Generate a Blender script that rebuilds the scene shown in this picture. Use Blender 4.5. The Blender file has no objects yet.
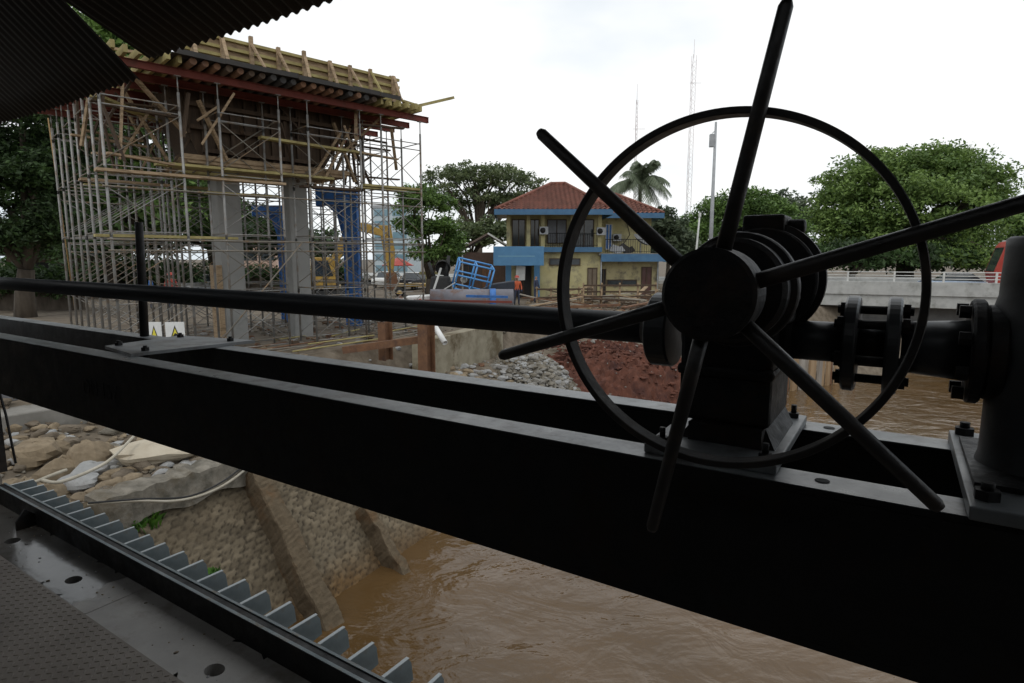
import bpy, math, random
import numpy as np
from mathutils import Vector, Matrix

SC = bpy.context.scene
COL = SC.collection
R = math.radians
random.seed(11)

# ------------------------------------------------------------------ camera, sky, sun, exposure
EYE = 6.0                                   # camera height above the river surface
TH = math.atan((341.5 - 259) / 600)
cam_d = bpy.data.cameras.new('camera'); cam = bpy.data.objects.new('camera', cam_d); COL.objects.link(cam)
cam.location = (0, 0, EYE); cam.rotation_euler = (math.pi / 2 - TH, 0, 0)
cam_d.sensor_width = 36; cam_d.lens = 600 / 1024 * 36; cam_d.clip_start = .02; cam_d.clip_end = 5000
SC.camera = cam
SUN_EL, SUN_AZ = R(58), R(200)              # azimuth measured from +Y towards +X
w = bpy.data.worlds.new('World'); SC.world = w; w.use_nodes = True
nt = w.node_tree; nt.nodes.clear()
wo = nt.nodes.new('ShaderNodeOutputWorld')
sky = nt.nodes.new('ShaderNodeTexSky'); sky.sky_type = 'NISHITA'; sky.sun_disc = False
sky.sun_elevation = SUN_EL; sky.sun_rotation = SUN_AZ
bg1 = nt.nodes.new('ShaderNodeBackground'); bg1.inputs[1].default_value = .08
nt.links.new(sky.outputs[0], bg1.inputs[0])
tc = nt.nodes.new('ShaderNodeTexCoord')
nz = nt.nodes.new('ShaderNodeTexNoise'); nz.inputs['Scale'].default_value = 1.6; nz.inputs['Detail'].default_value = 5
mp = nt.nodes.new('ShaderNodeMapping'); mp.inputs['Scale'].default_value = (1, 1, 2.6)
nt.links.new(tc.outputs['Generated'], mp.inputs[0]); nt.links.new(mp.outputs[0], nz.inputs[0])
cr = nt.nodes.new('ShaderNodeValToRGB')
cr.color_ramp.elements[0].position = .38; cr.color_ramp.elements[0].color = (.64, .715, .78, 1)
cr.color_ramp.elements[1].position = .60; cr.color_ramp.elements[1].color = (.97, .97, .955, 1)
nt.links.new(nz.outputs[0], cr.inputs[0])
bg2 = nt.nodes.new('ShaderNodeBackground'); bg2.inputs[1].default_value = 1.03
nt.links.new(cr.outputs[0], bg2.inputs[0])
mx = nt.nodes.new('ShaderNodeMixShader'); mx.inputs[0].default_value = .88
nt.links.new(bg1.outputs[0], mx.inputs[1]); nt.links.new(bg2.outputs[0], mx.inputs[2]); nt.links.new(mx.outputs[0], wo.inputs[0])
sd = bpy.data.lights.new('sun', 'SUN'); sd.energy = .55; sd.angle = R(14); sd.color = (1, .965, .91)
so = bpy.data.objects.new('sun', sd); COL.objects.link(so); so.location = (0, -20, 60)
sv = Vector((math.sin(SUN_AZ) * math.cos(SUN_EL), math.cos(SUN_AZ) * math.cos(SUN_EL), math.sin(SUN_EL)))
so.rotation_euler = (-sv).to_track_quat('-Z', 'Y').to_euler()
SC.view_settings.view_transform = 'Standard'; SC.view_settings.look = 'None'
SC.view_settings.exposure = 0.26; SC.view_settings.gamma = 1
SC.cycles.max_bounces = 6; SC.cycles.transparent_max_bounces = 8
try: SC.cycles.use_denoising = True
except Exception: pass

# ------------------------------------------------------------------ helpers
_F = Vector((0, math.cos(TH), -math.sin(TH))); _U = Vector((0, math.sin(TH), math.cos(TH)))
def ray(x, y): return _F * 600 + Vector((x - 512, 0, 0)) + _U * (341.5 - y)
def atY(x, y, Y):
    d = ray(x, y); return Vector((0, 0, EYE)) + d * (Y / d.y)
def atZ(x, y, z):
    d = ray(x, y); return Vector((0, 0, EYE)) + d * ((z - EYE) / d.z)
GA = R(-32.8); GU = Vector((math.cos(GA), math.sin(GA), 0)); GV = Vector((-math.sin(GA), math.cos(GA), 0))
def gp(u, v, z): return GU * u + GV * v + Vector((0, 0, EYE + z))

_M = {}
def mat(name, c1, c2=None, scale=4., rough=.8, bump=0., metal=0., detail=6., stretch=(1, 1, 1), spec=.5, contrast=(.35, .65), c3=None, scale3=.6, trans=0.):
    if name in _M: return _M[name]
    m = bpy.data.materials.new(name); m.use_nodes = True; n = m.node_tree; b = n.nodes['Principled BSDF']
    b.inputs['Roughness'].default_value = rough; b.inputs['Metallic'].default_value = metal
    b.inputs['Specular IOR Level'].default_value = spec
    c2 = c2 or tuple(x * .72 for x in c1)
    t = n.nodes.new('ShaderNodeTexCoord'); p = n.nodes.new('ShaderNodeMapping'); p.inputs['Scale'].default_value = stretch
    n.links.new(t.outputs['Object'], p.inputs[0])
    z = n.nodes.new('ShaderNodeTexNoise'); z.inputs['Scale'].default_value = scale; z.inputs['Detail'].default_value = detail; z.inputs['Roughness'].default_value = .6
    n.links.new(p.outputs[0], z.inputs[0])
    r = n.nodes.new('ShaderNodeValToRGB')
    r.color_ramp.elements[0].position = contrast[0]; r.color_ramp.elements[0].color = (*c1, 1)
    r.color_ramp.elements[1].position = contrast[1]; r.color_ramp.elements[1].color = (*c2, 1)
    n.links.new(z.outputs[0], r.inputs[0]); out = r.outputs[0]
    if c3:
        z3 = n.nodes.new('ShaderNodeTexNoise'); z3.inputs['Scale'].default_value = scale3; z3.inputs['Detail'].default_value = 8; z3.inputs['Roughness'].default_value = .7
        n.links.new(p.outputs[0], z3.inputs[0])
        r3 = n.nodes.new('ShaderNodeValToRGB'); r3.color_ramp.elements[0].position = .5; r3.color_ramp.elements[1].position = .64
        n.links.new(z3.outputs[0], r3.inputs[0])
        q = n.nodes.new('ShaderNodeMix'); q.data_type = 'RGBA'; q.inputs[7].default_value = (*c3, 1)
        n.links.new(r3.outputs[0], q.inputs[0]); n.links.new(out, q.inputs[6]); out = q.outputs[2]
    n.links.new(out, b.inputs['Base Color'])
    if rough < .7 and rough > .1:
        zr = n.nodes.new('ShaderNodeTexNoise'); zr.inputs['Scale'].default_value = scale * .6; zr.inputs['Detail'].default_value = 7; zr.inputs['Roughness'].default_value = .7; n.links.new(p.outputs[0], zr.inputs[0])
        rr_ = n.nodes.new('ShaderNodeMapRange'); rr_.inputs[1].default_value = .3; rr_.inputs[2].default_value = .7; rr_.inputs[3].default_value = rough * .7; rr_.inputs[4].default_value = min(.95, rough * 1.45); n.links.new(zr.outputs[0], rr_.inputs[0]); n.links.new(rr_.outputs[0], b.inputs['Roughness'])
    if bump:
        k = n.nodes.new('ShaderNodeBump'); k.inputs['Strength'].default_value = min(1, bump); k.inputs['Distance'].default_value = .02 * max(1, bump)
        n.links.new(z.outputs[0], k.inputs['Height']); n.links.new(k.outputs[0], b.inputs['Normal'])
    if trans:
        o = n.nodes['Material Output']; tl = n.nodes.new('ShaderNodeBsdfTranslucent'); ms = n.nodes.new('ShaderNodeMixShader'); ms.inputs[0].default_value = trans
        n.links.new(out, tl.inputs[0]); n.links.new(b.outputs[0], ms.inputs[1]); n.links.new(tl.outputs[0], ms.inputs[2]); n.links.new(ms.outputs[0], o.inputs[0])
    _M[name] = m; return m

class MB:
    def __init__(s): s.v = []; s.f = []; s.sm = []; s.mi = []; s.cur = 0
    def _add(s, vs, fs, smooth=False):
        o = len(s.v); s.v += [tuple(p) for p in vs]
        for f in fs: s.f.append([i + o for i in f]); s.sm.append(smooth); s.mi.append(s.cur)
        return s
    def box(s, c, d, rot=None, taper=1.):
        hx, hy, hz = d[0] / 2, d[1] / 2, d[2] / 2; vs = []
        for z in (-1, 1):
            t = taper if z > 0 else 1
            for x, y in ((-1, -1), (1, -1), (1, 1), (-1, 1)):
                p = Vector((x * hx * t, y * hy * t, z * hz))
                if rot is not None: p = rot @ p
                vs.append(p + Vector(c))
        return s._add(vs, [(3, 2, 1, 0), (4, 5, 6, 7), (0, 1, 5, 4), (1, 2, 6, 5), (2, 3, 7, 6), (3, 0, 4, 7)])
    def bb(s, x0, x1, y0, y1, z0, z1): return s.box(((x0 + x1) / 2, (y0 + y1) / 2, (z0 + z1) / 2), (abs(x1 - x0), abs(y1 - y0), abs(z1 - z0)))
    def bar(s, p, q, w, h, up=(0, 0, 1)):
        p = Vector(p); q = Vector(q); d = q - p; L = d.length; d.normalize(); up = Vector(up)
        if abs(d.dot(up)) > .98: up = Vector((1, 0, 0))
        x = d.cross(up).normalized(); z = x.cross(d).normalized()
        rot = Matrix((x, d, z)).transposed()
        return s.box((p + q) / 2, (w, L, h), rot)
    def path(s, pts, r, n=8, cap=True, smooth=True):
        P = [Vector(p) for p in pts]; k = len(P); rs = r if isinstance(r, (list, tuple)) else [r] * k; vs = []; up = None
        for i in range(k):
            d = (P[min(i + 1, k - 1)] - P[max(i - 1, 0)]).normalized()
            if up is None:
                up = Vector((0, 0, 1)) if abs(d.z) < .95 else Vector((1, 0, 0))
            a = d.cross(up).normalized(); b = a.cross(d).normalized(); up = b
            for j in range(n):
                t = 2 * math.pi * j / n; vs.append(P[i] + (a * math.cos(t) + b * math.sin(t)) * rs[i])
        fs = [(i * n + j, i * n + (j + 1) % n, (i + 1) * n + (j + 1) % n, (i + 1) * n + j) for i in range(k - 1) for j in range(n)]
        s._add(vs, fs, smooth)
        if cap:
            o = len(s.v) - k * n
            s.f += [[o + j for j in range(n)][::-1], [o + (k - 1) * n + j for j in range(n)]]; s.sm += [False, False]; s.mi += [s.cur] * 2
        return s
    def tube(s, p, q, r0, r1=None, n=8, smooth=True): return s.path([p, q], [r0, r0 if r1 is None else r1], n, True, smooth)
    def lathe(s, o, axis, prof, n=32, smooth=True):
        o = Vector(o); d = Vector(axis).normalized(); up = Vector((0, 0, 1)) if abs(d.z) < .9 else Vector((1, 0, 0))
        a = d.cross(up).normalized(); b = a.cross(d); vs = []
        for (r, t) in prof:
            for j in range(n):
                k = 2 * math.pi * j / n; vs.append(o + d * t + (a * math.cos(k) + b * math.sin(k)) * max(r, 1e-4))
        fs = [(i * n + j, i * n + (j + 1) % n, (i + 1) * n + (j + 1) % n, (i + 1) * n + j) for i in range(len(prof) - 1) for j in range(n)]
        return s._add(vs, fs, smooth)
    def disc(s, o, axis, r, t0, t1, n=32, bev=.004):
        return s.lathe(o, axis, [(0, t0), (r - bev, t0), (r, t0 + bev), (r, t1 - bev), (r - bev, t1), (0, t1)], n, False)
    def poly(s, pts): return s._add(pts, [list(range(len(pts)))])
    def prism(s, pts, ex):
        P = [Vector(p) for p in pts]; e = Vector(ex); n = len(P)
        return s._add(P + [p + e for p in P], [list(range(n))[::-1], list(range(n, 2 * n))] + [(i, (i + 1) % n, n + (i + 1) % n, n + i) for i in range(n)])
    def build(s, name, m, parent=None, loc=None, rotz=0., bevel=0.):
        me = bpy.data.meshes.new(name); me.from_pydata(s.v, [], s.f)
        for q in (m if isinstance(m, (list, tuple)) else [m]): me.materials.append(q)
        me.polygons.foreach_set('use_smooth', s.sm); me.polygons.foreach_set('material_index', s.mi); me.update()
        ob = bpy.data.objects.new(name, me); COL.objects.link(ob)
        if parent is not None: ob.parent = parent
        if loc is not None: ob.location = loc; ob.rotation_euler = (0, 0, rotz)
        if bevel:
            b = ob.modifiers.new('edge', 'BEVEL'); b.width = bevel; b.segments = 2; b.limit_method = 'ANGLE'
        return ob
def tag(o, label=None, cat=None, group=None, kind=None):
    if label: o['label'] = label
    if cat: o['category'] = cat
    if group: o['group'] = group
    if kind: o['kind'] = kind
    return o
def thing(name, label, cat, loc=(0, 0, 0), rotz=0., group=None):
    o = bpy.data.objects.new(name, None); COL.objects.link(o); o.location = loc; o.rotation_euler = (0, 0, rotz); o.empty_display_size = .2
    return tag(o, label, cat, group)
def gthing(name, label, cat, u, v, z, group=None): return thing(name, label, cat, gp(u, v, z), GA, group)
def copy_tree(o, parent=None):
    c = o.copy(); COL.objects.link(c)
    if parent is not None: c.parent = parent
    for ch in list(o.children): copy_tree(ch, c)
    return c
def npmesh(name, V, Fq, mats, mi=None, smooth=False, parent=None, loc=None):
    me = bpy.data.meshes.new(name); nf = len(Fq); k = Fq.shape[1]
    me.vertices.add(len(V)); me.vertices.foreach_set('co', np.asarray(V, 'f').ravel())
    me.loops.add(nf * k); me.loops.foreach_set('vertex_index', np.asarray(Fq, 'i').ravel())
    me.polygons.add(nf); me.polygons.foreach_set('loop_start', np.arange(0, nf * k, k, dtype='i'))
    if mi is not None: me.polygons.foreach_set('material_index', np.asarray(mi, 'i'))
    me.polygons.foreach_set('use_smooth', np.full(nf, smooth))
    for q in mats: me.materials.append(q)
    me.update(calc_edges=True); me.validate()
    o = bpy.data.objects.new(name, me); COL.objects.link(o)
    if parent is not None: o.parent = parent
    if loc is not None: o.location = loc
    return o

# ------------------------------------------------------------------ materials
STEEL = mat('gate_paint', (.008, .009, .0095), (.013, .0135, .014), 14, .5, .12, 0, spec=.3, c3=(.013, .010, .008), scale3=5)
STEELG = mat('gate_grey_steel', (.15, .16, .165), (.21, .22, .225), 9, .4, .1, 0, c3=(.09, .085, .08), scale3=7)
FLANGE = mat('flange_sky_lit_top', (.17, .185, .19), (.24, .255, .26), 8, .33, .08, 0, c3=(.09, .085, .08), scale3=9)  # paler than the black beam: sky light on its top painted into the colour
MACH = mat('machine_black', (.009, .009, .0092), (.016, .0155, .0155), 20, .55, .3, 0, c3=(.026, .018, .013), spec=.3, scale3=8)
WHEELM = mat('wheel_paint', (.017, .0155, .0145), (.028, .025, .023), 18, .45, .2, 0, c3=(.045, .032, .024), scale3=11)
SHAFTM = mat('shaft_paint', (.022, .024, .026), (.034, .036, .039), 12, .38, .06, 0, stretch=(.3, 1, 1))
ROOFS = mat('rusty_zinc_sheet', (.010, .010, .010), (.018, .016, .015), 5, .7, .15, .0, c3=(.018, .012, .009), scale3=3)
DECKM = mat('deck_steel', (.24, .23, .215), (.33, .315, .295), 3, .5, .2, 0, c3=(.16, .14, .115), scale3=2.2)
def wet_left():
    n = DECKM.node_tree; b = n.nodes['Principled BSDF']; t = n.nodes.new('ShaderNodeTexCoord'); x = n.nodes.new('ShaderNodeSeparateXYZ'); n.links.new(t.outputs['Object'], x.inputs[0])
    z = n.nodes.new('ShaderNodeTexNoise'); z.inputs['Scale'].default_value = 2.4; z.inputs['Detail'].default_value = 5; n.links.new(t.outputs['Object'], z.inputs[0])
    a = n.nodes.new('ShaderNodeMath'); a.operation = 'MULTIPLY_ADD'; a.inputs[1].default_value = 1.1; n.links.new(z.outputs[0], a.inputs[0]); n.links.new(x.outputs[0], a.inputs[2])
    r = n.nodes.new('ShaderNodeMapRange'); r.inputs[1].default_value = -2.68; r.inputs[2].default_value = -2.62; r.inputs[3].default_value = .15; r.inputs[4].default_value = .52; n.links.new(a.outputs[0], r.inputs[0]); n.links.new(r.outputs[0], b.inputs['Roughness'])
    src = b.inputs['Base Color'].links[0].from_socket; q = n.nodes.new('ShaderNodeMix'); q.data_type = 'RGBA'; q.blend_type = 'MULTIPLY'; q.inputs[7].default_value = (.4, .4, .4, 1)
    r2 = n.nodes.new('ShaderNodeMapRange'); r2.inputs[1].default_value = -2.68; r2.inputs[2].default_value = -2.62; r2.inputs[3].default_value = 1; r2.inputs[4].default_value = 0; n.links.new(a.outputs[0], r2.inputs[0]); n.links.new(r2.outputs[0], q.inputs[0]); n.links.new(src, q.inputs[6]); n.links.new(q.outputs[2], b.inputs['Base Color'])
wet_left()
FINM = mat('gusset_blue_grey', (.12, .15, .16), (.19, .23, .245), 9, .45, .1, 0, c3=(.13, .115, .09), scale3=9)
CONC = mat('old_concrete', (.18, .17, .15), (.26, .245, .22), 2.5, .9, .3, c3=(.16, .15, .13), scale3=1.5)
CONCD = mat('stained_concrete', (.10, .09, .07), (.24, .215, .175), 4.5, .9, 1.8, c3=(.12, .095, .06), scale3=1.1)
CONCN = mat('new_column_concrete', (.25, .25, .238), (.33, .325, .308), 1.8, .85, .12, c3=(.27, .265, .25), scale3=.9)
GALV = mat('galvanised_tube', (.21, .205, .195), (.30, .295, .28), 3, .5, .05, .25, c3=(.20, .14, .09), scale3=1.7)
GALVD = mat('weathered_tube', (.15, .135, .11), (.21, .19, .155), 3, .6, .05, .1, c3=(.22, .13, .06), scale3=2.5)
REDBEAM = mat('red_oxide_beam', (.15, .036, .026), (.21, .05, .035), 4, .8, .1, c3=(.12, .04, .028), scale3=2)
WOOD = mat('form_timber', (.29, .195, .115), (.41, .30, .185), 6, .8, .2, stretch=(1, 1, 6), c3=(.16, .11, .06), scale3=1.6)
WOODY = mat('yellow_timber', (.30, .25, .095), (.42, .355, .15), 5, .8, .2, c3=(.25, .2, .08), scale3=1.4)
WOODD = mat('shaded_dark_board', (.055, .034, .02), (.095, .06, .035), 7, .8, .2, stretch=(6, 6, .4), c3=(.05, .032, .02), scale3=1.5)  # dark timber, darkened further to carry the shade under the pier cap
PLY = mat('black_ply', (.022, .02, .018), (.035, .03, .026), 4, .7, .1)
BLUEST = mat('blue_steel', (.03, .13, .40), (.04, .17, .48), 3, .5, .05, c3=(.03, .07, .18), scale3=2)
YELLOW = mat('machine_yellow', (.33, .20, .035), (.42, .26, .05), 3, .5, .05, c3=(.2, .13, .04), scale3=1.6)
BLACK = mat('black_rubber', (.02, .02, .02), (.03, .03, .03), 8, .8)
DGLASS = mat('dark_glass', (.025, .03, .035), (.04, .05, .055), 2, .08, 0)
WHITE = mat('white_paint', (.70, .70, .68), (.78, .78, .76), 4, .5, .02)
WHITED = mat('dirty_white', (.5, .5, .48), (.65, .65, .62), 3, .7, .05)
GREYP = mat('grey_paint', (.30, .31, .32), (.38, .39, .40), 3, .5)
RED = mat('red_paint', (.34, .028, .015), (.40, .04, .02), 3, .35)
ORANGE = mat('orange_cloth', (.45, .08, .03), (.55, .12, .045), 6, .8)
SKIN = mat('skin_brown', (.25, .13, .08), (.29, .16, .1), 5, .6)
NAVY = mat('navy_cloth', (.03, .04, .07), (.05, .06, .1), 6, .9)
RUST = mat('rust_steel', (.13, .065, .035), (.20, .10, .05), 5, .85, .2, c3=(.09, .05, .035), scale3=2)
ROCK = mat('tan_rock', (.16, .12, .075), (.30, .235, .155), 3, .95, .5, c3=(.17, .13, .085), scale3=1.8)
ROCKG = mat('broken_concrete', (.26, .26, .255), (.37, .37, .36), 3, .95, .5, c3=(.24, .23, .22), scale3=1.8)
DIRT = mat('site_dirt', (.105, .082, .056), (.19, .155, .115), 2.6, .95, .8, c3=(.085, .062, .04), scale3=.7)
BARK = mat('bark', (.055, .042, .03), (.10, .08, .06), 4, .95, .4, stretch=(1, 1, .3))
def greens(name, a, b, c): return [mat(name + ' leaf a', a, None, 3, .55, 0, trans=.3), mat(name + ' leaf b', b, None, 3, .55, 0, trans=.3), mat(name + ' leaf c', c, None, 3, .6, 0, trans=.25)]
G_BIG = greens('broad', (.17, .26, .06), (.23, .34, .085), (.11, .185, .045))
G_RAIN = greens('rain', (.13, .17, .07), (.17, .21, .09), (.095, .13, .055))
G_DARK = greens('deep', (.05, .095, .027), (.07, .13, .035), (.032, .06, .018))
G_MID = greens('mid', (.125, .21, .05), (.17, .28, .065), (.08, .145, .036))
G_GREY = greens('dull', (.12, .16, .09), (.15, .19, .11), (.09, .125, .07))
G_PALM = greens('palm', (.16, .20, .12), (.21, .25, .16), (.12, .155, .09))

# ------------------------------------------------------------------ terrain, river
BANK = np.array([(-9, -14), (-7, -2), (-5.4, 4.6), (-4.4, 7.3), (-3.2, 9.6), (-1.6, 12.5), (.4, 16.2), (2.3, 19.6), (4.4, 22.6), (7.4, 24.4), (10.6, 26.2), (15.8, 28.6), (24, 33), (34, 41), (60, 60), (200, 160)], float)
def bank_dist(X, Y):
    best = np.full(X.shape, 1e9); sgn = np.ones(X.shape)
    for (a, b) in zip(BANK[:-1], BANK[1:]):
        d = b - a; L2 = d @ d; t = np.clip(((X - a[0]) * d[0] + (Y - a[1]) * d[1]) / L2, 0, 1)
        px, py = X - a[0] - t * d[0], Y - a[1] - t * d[1]; D = np.hypot(px, py)
        cr_ = d[0] * (Y - a[1]) - d[1] * (X - a[0]); m = D < best
        best = np.where(m, D, best); sgn = np.where(m, np.sign(cr_), sgn)
    return best * sgn
def sstep(a, b, x):
    t = np.clip((x - a) / (b - a), 0, 1); return t * t * (3 - 2 * t)
_rs = np.random.RandomState(5)
_ph = _rs.rand(24, 4) * 6.28; _fr = np.exp(_rs.rand(24) * 2.6 - .6)
def nois(X, Y, f=1.):
    s = 0
    for k in range(24): s = s + np.sin(f * _fr[k] * (X * math.cos(_ph[k, 0]) + Y * math.sin(_ph[k, 0])) + _ph[k, 1]) / (_fr[k] ** .6)
    return s / 9
def land_z(X, Y):
    X = np.asarray(X, float); Y = np.asarray(Y, float); d = bank_dist(X, Y)
    near = 1 - sstep(14, 18, Y)
    za = np.where(d < 2.15, -1.2, 2.35 + .28 * nois(X, Y, 1.6) * sstep(2.1, 3, d) + .4 * sstep(3.2, 6.5, d))
    za = za + (3.2 - 2.75) * sstep(6.3, 6.9, d)
    zb = -.6 + sstep(-.3, .9, d) * 1.1 + sstep(.5, 5., d) * 1.5 + .12 * nois(X, Y, 1.2) + 1.2 * sstep(5.2, 6.2, d)
    zl = za * near + zb * (1 - near)
    zl = np.where(d > 7.5, 3.2 + .03 * nois(X, Y, .8), zl)
    z = np.where(d < -.4, -2.0, np.where((d < 0), zl * (1 + d / .4) + 2 * d / .4, zl))
    far = sstep(40, 47, Y - .15 * X) * sstep(6, 14, X)          # rising bank behind the road bridge
    return z * (1 - far) + 3.9 * far
def axis_pts(a, b, step, lo, hi):
    core = np.arange(a, b + 1e-6, step); out = []
    g = step; x = b
    while x < hi: g *= 1.35; x += g; out.append(x)
    low = []; g = step; x = a
    while x > lo: g *= 1.35; x -= g; low.append(x)
    return np.array(low[::-1] + list(core) + out)
gx = axis_pts(-16, 20, .22, -1600, 1600); gy = axis_pts(4, 40, .22, -300, 2500)
XX, YY = np.meshgrid(gx, gy); ZZ = land_z(XX, YY)
nx, ny = len(gx), len(gy); ii = np.arange(nx * ny).reshape(ny, nx)
ground = npmesh('ground', np.stack([XX, YY, ZZ], -1).reshape(-1, 3), np.stack([ii[:-1, :-1], ii[:-1, 1:], ii[1:, 1:], ii[1:, :-1]], -1).reshape(-1, 4), [DIRT], smooth=True)
tag(ground, 'brown earth of the building site and river bank', None, None, 'structure')

def water_mat():
    m = bpy.data.materials.new('muddy_water'); m.use_nodes = True; n = m.node_tree; b = n.nodes['Principled BSDF']
    t = n.nodes.new('ShaderNodeTexCoord'); p = n.nodes.new('ShaderNodeMapping'); p.inputs['Rotation'].default_value = (0, 0, R(-60)); p.inputs['Scale'].default_value = (.85, 1.15, 1)
    n.links.new(t.outputs['Object'], p.inputs[0])
    z0 = n.nodes.new('ShaderNodeTexNoise'); z0.inputs['Scale'].default_value = .35; z0.inputs['Detail'].default_value = 3
    n.links.new(t.outputs['Object'], z0.inputs[0])
    r = n.nodes.new('ShaderNodeValToRGB'); r.color_ramp.elements[0].position = .35; r.color_ramp.elements[0].color = (.088, .0505, .019, 1)
    r.color_ramp.elements[1].position = .7; r.color_ramp.elements[1].color = (.115, .067, .028, 1)
    n.links.new(z0.outputs[0], r.inputs[0]); n.links.new(r.outputs[0], b.inputs['Base Color'])
    b.inputs['Roughness'].default_value = .07; b.inputs['IOR'].default_value = 1.45
    prev = None
    for sc, st, di in ((.45, .5, .30), (1.4, .5, .10), (5, .28, .022)):
        z = n.nodes.new('ShaderNodeTexNoise'); z.inputs['Scale'].default_value = sc; z.inputs['Detail'].default_value = 4; z.inputs['Distortion'].default_value = .8
        n.links.new(p.outputs[0], z.inputs[0])
        k = n.nodes.new('ShaderNodeBump'); k.inputs['Strength'].default_value = st; k.inputs['Distance'].default_value = di
        n.links.new(z.outputs[0], k.inputs['Height'])
        if prev: n.links.new(prev.outputs[0], k.inputs['Normal'])
        prev = k
    n.links.new(prev.outputs[0], b.inputs['Normal'])
    return m
WATER = water_mat()
wv = MB().poly([(-12, -40, 0), (160, -40, 0), (160, 140, 0), (-12, 140, 0)]).build('river_water', WATER)
tag(wv, 'muddy brown river water', None, None, 'structure')

# ------------------------------------------------------------------ masonry river wall
def stone_mat():
    m = bpy.data.materials.new('river_stone'); m.use_nodes = True; n = m.node_tree; b = n.nodes['Principled BSDF']; b.inputs['Roughness'].default_value = .95
    t = n.nodes.new('ShaderNodeTexCoord'); at = n.nodes.new('ShaderNodeAttribute'); at.attribute_name = 'stone'
    sp_ = n.nodes.new('ShaderNodeSeparateColor'); n.links.new(at.outputs['Color'], sp_.inputs[0])
    r = n.nodes.new('ShaderNodeValToRGB'); e = r.color_ramp.elements
    e[0].position = 0; e[0].color = (.105, .082, .052, 1); e[1].position = 1; e[1].color = (.185, .148, .098, 1)
    n.links.new(sp_.outputs[0], r.inputs[0])
    nz_ = n.nodes.new('ShaderNodeTexNoise'); nz_.inputs['Scale'].default_value = .8; nz_.inputs['Detail'].default_value = 10; nz_.inputs['Roughness'].default_value = .72
    n.links.new(t.outputs['Object'], nz_.inputs[0])
    rm = n.nodes.new('ShaderNodeValToRGB'); rm.color_ramp.elements[0].position = .46; rm.color_ramp.elements[1].position = .58
    n.links.new(nz_.outputs[0], rm.inputs[0])
    q2 = n.nodes.new('ShaderNodeMix'); q2.data_type = 'RGBA'; q2.inputs[6].default_value = (.036, .027, .017, 1)      # mortar
    n.links.new(sp_.outputs[1], q2.inputs[0]); n.links.new(r.outputs[0], q2.inputs[7])
    q1 = n.nodes.new('ShaderNodeMix'); q1.data_type = 'RGBA'; q1.inputs[7].default_value = (.125, .093, .056, 1)     # mud smeared over the stones
    ml = n.nodes.new('ShaderNodeMath'); ml.operation = 'MULTIPLY'; ml.inputs[1].default_value = .4; n.links.new(rm.outputs[0], ml.inputs[0]); n.links.new(ml.outputs[0], q1.inputs[0]); n.links.new(q2.outputs[2], q1.inputs[6])
    sx = n.nodes.new('ShaderNodeSeparateXYZ'); n.links.new(t.outputs['Object'], sx.inputs[0])
    ad = n.nodes.new('ShaderNodeMath'); ad.operation = 'MULTIPLY_ADD'; ad.inputs[1].default_value = 1.1; n.links.new(nz_.outputs[0], ad.inputs[0]); n.links.new(sx.outputs[2], ad.inputs[2])
    rz = n.nodes.new('ShaderNodeValToRGB'); rz.color_ramp.elements[0].position = .55; rz.color_ramp.elements[0].color = (1, 1, 1, 1); rz.color_ramp.elements[1].position = 1; rz.color_ramp.elements[1].color = (0, 0, 0, 1)
    n.links.new(ad.outputs[0], rz.inputs[0])                                                                   # damp stain above the river
    q3 = n.nodes.new('ShaderNodeMix'); q3.data_type = 'RGBA'; q3.blend_type = 'MULTIPLY'; q3.inputs[7].default_value = (.85, .62, .36, 1)
    n.links.new(rz.outputs[0], q3.inputs[0]); n.links.new(q1.outputs[2], q3.inputs[6]); n.links.new(q3.outputs[2], b.inputs['Base Color'])
    n2 = n.nodes.new('ShaderNodeTexNoise'); n2.inputs['Scale'].default_value = 9; n2.inputs['Detail'].default_value = 8; n.links.new(t.outputs['Object'], n2.inputs[0])
    k2 = n.nodes.new('ShaderNodeBump'); k2.inputs['Strength'].default_value = .9; k2.inputs['Distance'].default_value = .04; n.links.new(n2.outputs[0], k2.inputs['Height']); n.links.new(k2.outputs[0], b.inputs['Normal'])
    return m
STONE = stone_mat()
def cobble(P2, area, size, seed):
    """stone relief on a flat layout: returns height 0..1, random shade per stone"""
    rs = np.random.RandomState(seed); x0, x1, y0, y1 = area; nx_ = int((x1 - x0) / size); ny_ = int((y1 - y0) / size * 1.25)
    gx_, gy_ = np.meshgrid(np.arange(nx_), np.arange(ny_)); c = np.stack([x0 + (gx_ + .5 * (gy_ % 2) + .42 * rs.rand(*gx_.shape)) * size, y0 + (gy_ + .42 * rs.rand(*gx_.shape)) * size / 1.25], -1).reshape(-1, 2)
    sh = rs.rand(len(c)); H = np.zeros(len(P2)); S = np.zeros(len(P2))
    for a in range(0, len(P2), 2000):
        d = np.linalg.norm(P2[a:a + 2000, None] - c[None], axis=2); o = np.argpartition(d, 2, axis=1)[:, :2]; dd_ = np.take_along_axis(d, o, 1); f1 = dd_.min(1); f2 = dd_.max(1); w1 = np.take_along_axis(o, dd_.argmin(1)[:, None], 1)[:, 0]
        H[a:a + 2000] = np.clip((f2 - f1) / (size * .27), 0, 1) ** .8 * (.55 + .45 * sh[w1]); S[a:a + 2000] = sh[w1]
    return H, S
def set_stone(o, H, S):
    ca = o.data.color_attributes.new('stone', 'FLOAT_COLOR', 'POINT'); col = np.zeros((len(H), 4), 'f'); col[:, 0] = S; col[:, 1] = np.clip(H * 1.6, 0, 1); col[:, 3] = 1; ca.data.foreach_set('color', col.ravel())
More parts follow.
